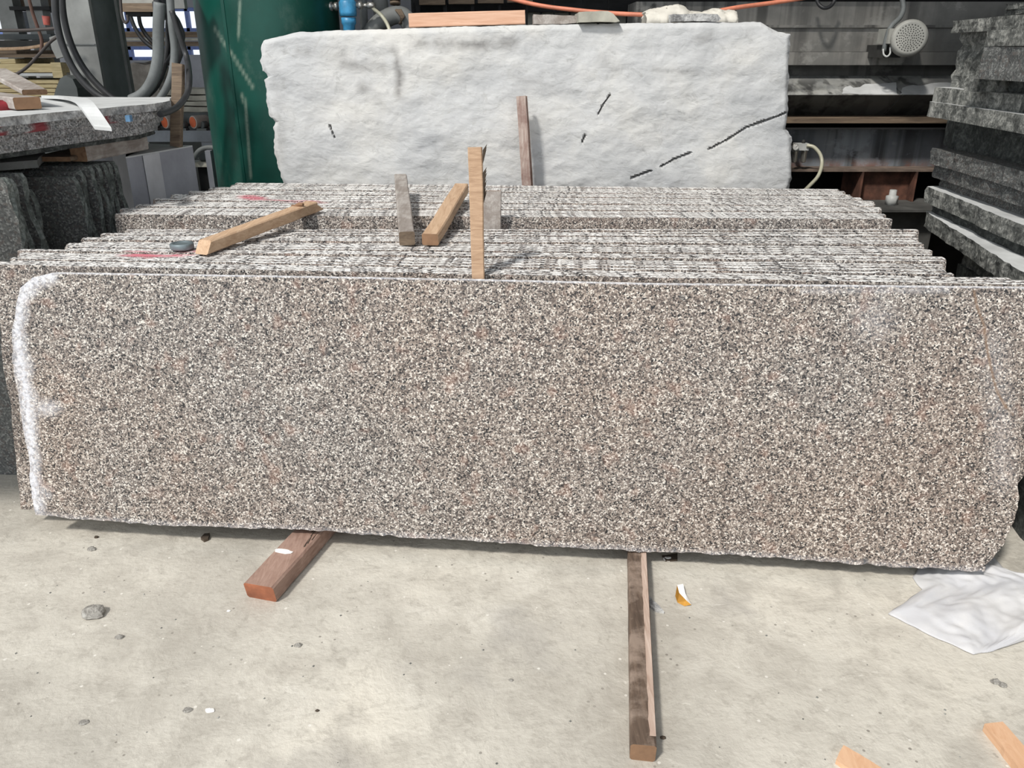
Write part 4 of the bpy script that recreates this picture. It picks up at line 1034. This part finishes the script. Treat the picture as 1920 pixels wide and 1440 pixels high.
for px in (200, 392):
    a = PD(px, 266, CDp); MB().box(a.x-.06, a.x+.06, CDp+.01, CDp+.11, 0, r0[4]).build('leg', M['conveyor'], o)
MB().box(*slabbox(150, 430, 300, 312, CDp, .12)).build('lower_rail', M['steel_dark'], o)
tag(MB().tube(catmull([PD(364, 297, 5.0), PD(374, 283, 5.0), PD(390, 277, 5.0), PD(410, 279, 5.0)], 6), .016, 10).build('hose', M['hose_grey']), 'short grey hose curving beside the tank foot', 'hose')
o = empty('pump', PD(384, 292, 5.1), 'small dusty pump beside the foot of the green tank', 'pump')
mb = MB(); lathe(mb, PD(381, 293, 5.1), (.2, -1, 0), [(.03, -.10), (.034, -.08), (.034, 0), (.02, .01)], 20); mb.build('pump_housing', M['steel_dark'], o)
a = PD(366, 312, 5.05); b = PD(393, 305, 5.05); MB().box(a.x, b.x, 5.02, 5.2, a.z, b.z).build('base_plate', M['pale_stone'], o)
MB().box(a.x+.01, b.x-.01, 5.06, 5.18, 0, a.z).build('stand', M['black'], o)
a = PD(393, 350, 4.95); b = PD(408, 283, 4.95)
tag(MB().box(a.x, b.x-.045, 4.95, 5.1, 0, b.z).build('control_cabinet', M['lilac']), 'narrow grey metal cabinet standing against the green tank', 'cabinet')
# stacks of pale offcuts on the conveyor and behind
for k, (x0, x1, y0, y1, D) in enumerate(((285, 400, 200, 211, 6.3), (300, 400, 190, 200, 6.35), (292, 345, 180, 190, 6.3), (350, 400, 178, 190, 6.4), (300, 352, 168, 180, 6.4), (355, 392, 166, 178, 6.5))):
    s = slabbox(x0, x1, y0+.8, y1-1.4, 6.55+.0*D, .5)
    tag(stone([Vector((s[0], s[2], s[4])), Vector((s[1], s[2], s[4])), Vector((s[1], s[2], s[5])), Vector((s[0], s[2], s[5]))], Vector((0, .5, 0)), 3, .06, .004, None, 70+k).build('stone_offcut', M['pale_stone']),
        'pale stone piece piled behind the conveyor, %s from the bottom' % ORD[k], 'stone', 'pale stone pieces piled behind the conveyor')
s = slabbox(285, 405, 212, 300, 6.55, .5); tag(MB().box(s[0], s[1], s[2], s[3], 0, s[5]).build('metal_stand', M['steel_dark']), 'dark stand under the pale stone pile behind the conveyor', 'stand')
s = slabbox(238, 300, 116, 190, 9, .8)
tag(stone([Vector((s[0], 9, 0)), Vector((s[1], 9, 0)), Vector((s[1]-.1, 9, s[5]-.15)), Vector((s[0]+.5, 9, s[5])), Vector((s[0], 9, s[5]-.05))], Vector((0, .8, 0)), 3, .12, .03, None, 80).build('granite_block', M['brick']), 'rough brownish stone block far behind between column and tank', 'stone block')
s = slabbox(322, 420, 103, 165, 8, .5)
tag(MB().box(s[0], s[1], 8, 8.5, 0, s[5]).build('storage_container', M['lilac']), 'plain grey container far behind, left of the green tank', 'container')
# level rails in front of the far windows
for k, (y0, y1, mt) in enumerate(((60, 70, 'wood_old'), (72, 76, 'pale_stone'), (78, 86, 'wood_old'))):
    s = slabbox(170, 440, y0, y1, 9.955, .044)
    tag(MB().box(*s).build('storage_rail', M[mt]), 'level beam of the far storage rack, %s' % ('upper', 'middle pale', 'lower')[k], 'beam')['kind'] = 'thing'
for X in (slabbox(170, 180, 0, 1, 10)[0], slabbox(430, 440, 0, 1, 10)[0]):
    tag(MB().box(X-.06, X+.06, 10, 10.3, 0, slabbox(170, 180, 60, 61, 10)[5]).build('rack_post', M['steel_dark']), 'upright of the far storage rack, %s one' % ('left' if X < -4.4 else 'right'), 'post')
# left: shelves and timber
o = empty('storage_shelf', PD(60, 90, 8), 'grey storage shelf at the upper left behind the cables', 'shelf')
MB().box(*slabbox(18, 92, 12, 19, 7.6, .5)).build('shelf_board', M['black'], o)
MB().box(*slabbox(-40, 95, 64, 74, 7.6, .5)).build('shelf_board', M['steel_dark'], o)
for px in (24, 76):
    a = PD(px, 90, 7.6); MB().box(a.x-.07, a.x+.07, 7.62, 7.75, 0, PD(px, -40, 7.6).z).build('post', M['steel'], o)
MB().box(*slabbox(32, 66, 22, 60, 7.9, .1)).build('back_panel', M['conveyor'], o)
tag(MB().box(*slabbox(34, 86, -8, 12, 7.8, .25)).build('crate', M['wood_old']), 'brown crate on the upper left shelf', 'crate')
s = slabbox(-60, 98, 76, 88, 7.0, .6); tag(MB().box(s[0], s[1], 7, 7.6, s[4], s[5]).build('steel_pallet', M['motor_dark']), 'dark pallet under the shelf at the left', 'pallet')
YG = 'yellowish timbers piled at the left'
ys = [(-60, 30, 94, 101, 'wood_old'), (-60, 105, 101, 108, 'wood_old'), (0, 28, 110, 119, 'yellow'), (-60, 118, 119, 136, 'yellow'), (-60, 104, 137, 143, 'white_strip'), (-60, 110, 150, 157, 'yellow'), (-60, 108, 158, 165, 'yellow'), (-60, 104, 166, 173, 'yellow'), (-60, 104, 174, 181, 'yellow')]
for k, (x0, x1, y0, y1, mt) in enumerate(ys):
    s = slabbox(x0, x1, y0, y1, 5.8, .5)
    tag(MB().box(*s).build('timber_plank', M[mt], bevel=.006), 'long sawn plank piled at the far left, %s from the top' % ORD[k], 'timber', YG)
s = slabbox(-60, 100, 182, 300, 5.85, .4); tag(MB().box(s[0], s[1], 5.85, 6.25, 0, s[5]).build('steel_stand', M['steel_dark']), 'dark stand under the yellowish timber pile', 'stand')
s = slabbox(-60, 116, 88.5, 93.5, 5.85, .4)
tag(MB().box(*slabbox(100, 113, 117, 146, 5.74, .05)).build('timber_offcut', M['yellow']), 'short upright board at the end of the yellowish pile', 'timber')
stone([PD(92, 70, 4.62), PD(116, 62, 4.62), PD(128, 104, 4.62), PD(106, 110, 4.62), PD(97, 92, 4.62)], Vector((0, .03, 0)), 1, .05, .002, None, 90).build('side_plate', M['steel'], COLUMN)

# ------------------------------------------------------------------ floor litter
# white cloth at the lower right
mb = MB(); NX, NY = 70, 50
LC = [(0, (1740, 1030)), (.2, (1712, 1085)), (.36, (1728, 1108)), (.42, (1700, 1128)), (.5, (1664, 1152)), (.58, (1688, 1163)), (.7, (1730, 1186)), (.85, (1790, 1214)), (1, (1824, 1229))]
RC = [(0, (1850, 1030)), (.12, (1890, 1078)), (.3, (1975, 1092)), (.6, (2010, 1125)), (.8, (2000, 1160)), (.9, (1960, 1190)), (1, (1868, 1221))]
def pint(tab, v):
    for (a, p), (c, q) in zip(tab, tab[1:]):
        if v <= c: t = (v-a)/(c-a); return (p[0]+(q[0]-p[0])*t, p[1]+(q[1]-p[1])*t)
    return tab[-1][1]
for j in range(NY+1):
    v = j/NY; l = pint(LC, v); r = pint(RC, v)
    for i in range(NX+1):
        u = i/NX; g_ = fl(l[0]+(r[0]-l[0])*u, l[1]+(r[1]-l[1])*u)
        e = min(1, min(u, 1-u)*7, (1-v)*7+.0, v*8)
        h = .004+.022*e*(.6+noise.noise(Vector((u*3, v*4, 2))))+.018*e*abs(noise.noise(Vector((u*4+v*3, v*2-u*2, 7))))+.006*e*noise.noise(Vector((u*14, v*16, 3)))
        f = abs((g_.x-1.52)*.5+(g_.y-1.62)-.02); h += .022*e*max(0, 1-f/.03)*(1 if g_.x > 1.38 else 0)
        f2 = abs((g_.x-1.35)*-.35+(g_.y-1.72)); h += .018*e*max(0, 1-f2/.05)
        q = noise.noise_vector(g_*20)*.006*(1 if (i == 0 or j == NY) else 0)
        mb.v.append(Vector((g_.x+q.x, g_.y+q.y, max(.003, h))))
for j in range(NY):
    for i in range(NX):
        a = j*(NX+1)+i; mb.f.append([a, a+NX+1, a+NX+2, a+1]); mb.m.append(0); mb.sm.append(True)
c = mb.build('cloth', M['cloth']); sm = c.modifiers.new('thickness', 'SOLIDIFY'); sm.thickness = .002
tag(c, 'white crumpled cloth lying on the floor at the lower right', 'cloth')
def pebble(px, py, r, mat, label, name='stone_chip', seed=0, flat=.55, cat='stone'):
    c = fl(px, py); mb = MB(); n = 14; m_ = 9
    for j in range(m_+1):
        th = math.pi*j/m_
        for i in range(n):
            ph = 2*math.pi*i/n; d_ = Vector((math.sin(th)*math.cos(ph), math.sin(th)*math.sin(ph)*.75, math.cos(th)*flat))
            k = 1+.35*noise.noise(d_*1.8+Vector((seed, 0, 0)))+.16*noise.noise(d_*5+Vector((0, seed, 0)))
            p = c+d_*r*k; p.z = max(0.0005, p.z+r*flat*.5); mb.v.append(p)
    for j in range(m_):
        for i in range(n):
            i2 = (i+1) % n; mb.f.append([j*n+i, (j+1)*n+i, (j+1)*n+i2, j*n+i2]); mb.m.append(0); mb.sm.append(False)
    return tag(mb.build(name, M[mat]), label, cat)
pebble(175, 1153, .033, 'chip', 'grey white stone chip, the largest loose one on the floor at the left', seed=1)
pebble(172, 1031, .013, 'chip', 'pale stone chip on the floor near the lower left corner of the big slab', seed=2)
pebble(181, 1008, .008, 'bark', 'tiny dark chip just beyond the pale chip near the slab', seed=3)
pebble(224, 1196, .011, 'chip', 'small grey pebble right of and nearer than the largest chip', seed=4)
pebble(559, 1211, .010, 'chip', 'small grey pebble on the floor below the reddish timber end', seed=5)
pebble(352, 1332, .012, 'chip', 'whitish flat crumb on the lower left floor, left of a pair', seed=6, flat=.3)
pebble(394, 1333, .011, 'white_paper', 'whitish flat crumb on the lower left floor, right of a pair', seed=7, flat=.3)
pebble(1866, 1280, .012, 'chip', 'small grey stone crumb on the floor below the white cloth, left half', seed=8)
pebble(1880, 1286, .011, 'chip', 'small grey stone crumb on the floor below the white cloth, right half', seed=9)
pebble(429, 1146, .005, 'white_paper', 'tiny white crumb left of the reddish timber end', seed=10)
pebble(595, 1333, .005, 'bark', 'tiny dark pebble on the open floor at lower centre left', seed=11)
pebble(1252, 1049, .016, 'white_paper', 'pale flat pebble under the lower edge of the big slab', seed=12, flat=.3)
pebble(958, 1276, .006, 'chip', 'tiny grey fleck on the open floor at the centre', seed=13)
pebble(1243, 1384, .007, 'bark', 'tiny dark chip beside the near end of the dark timber', seed=14)
pebble(157, 1355, .012, 'chip', 'low grey crumb near the lower left of the floor', seed=15, flat=.25)
for k in range(60):
    x = rnd.uniform(30, 1880); y = rnd.uniform(1090, 1435)
    if 1150 < x < 1260 or (x > 1640 and y < 1250) or (440 < x < 640 and y < 1150): continue
    if k == 0 or True:
        if 'grit' not in globals(): grit = MB()
        c = fl(x, y); r = rnd.uniform(.0012, .004); v0 = [c+Vector((rnd.uniform(-r, r), rnd.uniform(-r, r), 0)) for _ in range(4)]
        vs = [c+Vector((r, 0, 0)), c+Vector((0, r, 0)), c+Vector((-r, 0, 0)), c+Vector((0, -r, 0)), c+Vector((r*.2, 0, r*.9))]
        grit.add(vs, [(0, 1, 4), (1, 2, 4), (2, 3, 4), (3, 0, 4), (3, 2, 1, 0)])
tag(grit.build('grit', M['rough']), 'fine stone grit scattered over the floor', 'grit', kind='stuff')
def flake(pl, h, mats, name, label, cat, seed, z=0.0, base=None):
    pts = [fl(x, y, z) for x, y in pl]
    return tag(stone(pts, Vector((0, 0, h)), 1, .012, .0015, None, seed, 0, 0).build(name, mats), label, cat)
flake([(1214, 1118), (1222, 1128), (1236, 1140), (1245, 1151), (1230, 1148), (1216, 1138)], .008, M['rough_light'], 'stone_chip', 'thin pointed granite flake beside the dark timber', 'stone', 91)
flake([(377, 1012), (384, 1005), (394, 1004), (391, 1014), (383, 1017)], .010, M['bark'], 'wood_chip', 'small dark brown chip on the floor before the slab at the left', 'chip', 92)
flake([(1241, 1044), (1270, 1040), (1270, 1052), (1248, 1053)], .006, M['bark'], 'bark_piece', 'dark flat scrap half hidden under the slab right of the dark timber', 'scrap', 93)
# folded gold and white wrapper
o = empty('candy_wrapper', fl(1280, 1122), 'small folded white and gold wrapper on the floor right of the dark timber', 'wrapper')
P = lambda x, y, z: fl(x, y)+Vector((0, 0, z))
mb = MB(); mb.add([P(1269, 1104, .014), P(1280, 1104, .018), P(1284, 1120, .016), P(1296, 1136, .004), P(1287, 1134, .014), P(1273, 1118, .012)], [(0, 5, 2, 1), (5, 4, 2), (4, 3, 2)])
w_ = mb.build('white_side', M['white_paper'], o); sm = w_.modifiers.new('t', 'SOLIDIFY'); sm.thickness = .0008
mb = MB(); mb.add([P(1269, 1104, .014), P(1273, 1118, .012), P(1287, 1134, .014), P(1296, 1136, .004), P(1283, 1137, .001), P(1270, 1130, .001), P(1266, 1118, .001)], [(0, 6, 1), (6, 5, 1), (5, 4, 2, 1), (4, 3, 2)])
w_ = mb.build('gold_side', M['gold'], o); sm = w_.modifiers.new('t', 'SOLIDIFY'); sm.thickness = .0008
# fresh offcuts at the bottom edge
flake([(1580, 1404), (1566, 1432), (1640, 1480), (1700, 1480), (1640, 1440)], .012, M['wood_scrap'], 'wood_offcut', 'fresh thin wood offcut at the bottom edge, the left of two', 'timber', 94)
flake([(1842, 1370), (1876, 1366), (1930, 1428), (1965, 1480), (1925, 1480), (1880, 1420)], .022, M['wood_scrap'], 'wood_offcut', 'fresh thick wood offcut at the bottom right corner', 'timber', 95)

# white plaster splashes and torn grain on the reddish bearer (parts of it)
rt = [x for x in bpy.data.objects if x.get('label', '').startswith('reddish brown timber')][0]
def on_rt(name, along, wid, seed, mat, lab, hgt=.0015, off=0):
    c = RT0+RTd*along; s2 = RTd.cross(Vector((0, 0, 1)))
    pts = []
    for k in range(16):
        a = 2*math.pi*k/16; r = 1+.5*noise.noise(Vector((math.cos(a)*2, math.sin(a)*2, seed)))
        pts.append(c+s2*(off+math.cos(a)*wid*r)+RTd*(math.sin(a)*.011*r*(wid/.03 if wid > .04 else 1)) + Vector((0, 0, .0605)))
    tag(MB().prism(pts, (0, 0, hgt)).build(name, mat, rt), lab)
on_rt('plaster_splash', .16, .030, 3, M['white_paper'], 'white plaster splash', off=-.015)
on_rt('plaster_splash', .335, .016, 5, M['white_paper'], 'white plaster splash', off=-.030)
mb = MB(); s2 = RTd.cross(Vector((0, 0, 1)))
for k in range(9):
    o0 = .012+.035*rnd.random(); a0 = .20+.02*k; c = RT0+RTd*a0+s2*o0+Vector((0, 0, .0600))
    d2 = (RTd+s2*rnd.uniform(-.25, .1)).normalized(); L = rnd.uniform(.05, .12); w = rnd.uniform(.002, .004)
    mb.add([c-s2*w, c+s2*w, c+d2*L, c+Vector((0, 0, .003))+d2*L*.3], [(0, 3, 1), (1, 3, 2), (2, 3, 0), (0, 1, 2)])
tag(mb.build('torn_grain', M['bark'], rt), 'dark torn grain near the slab')
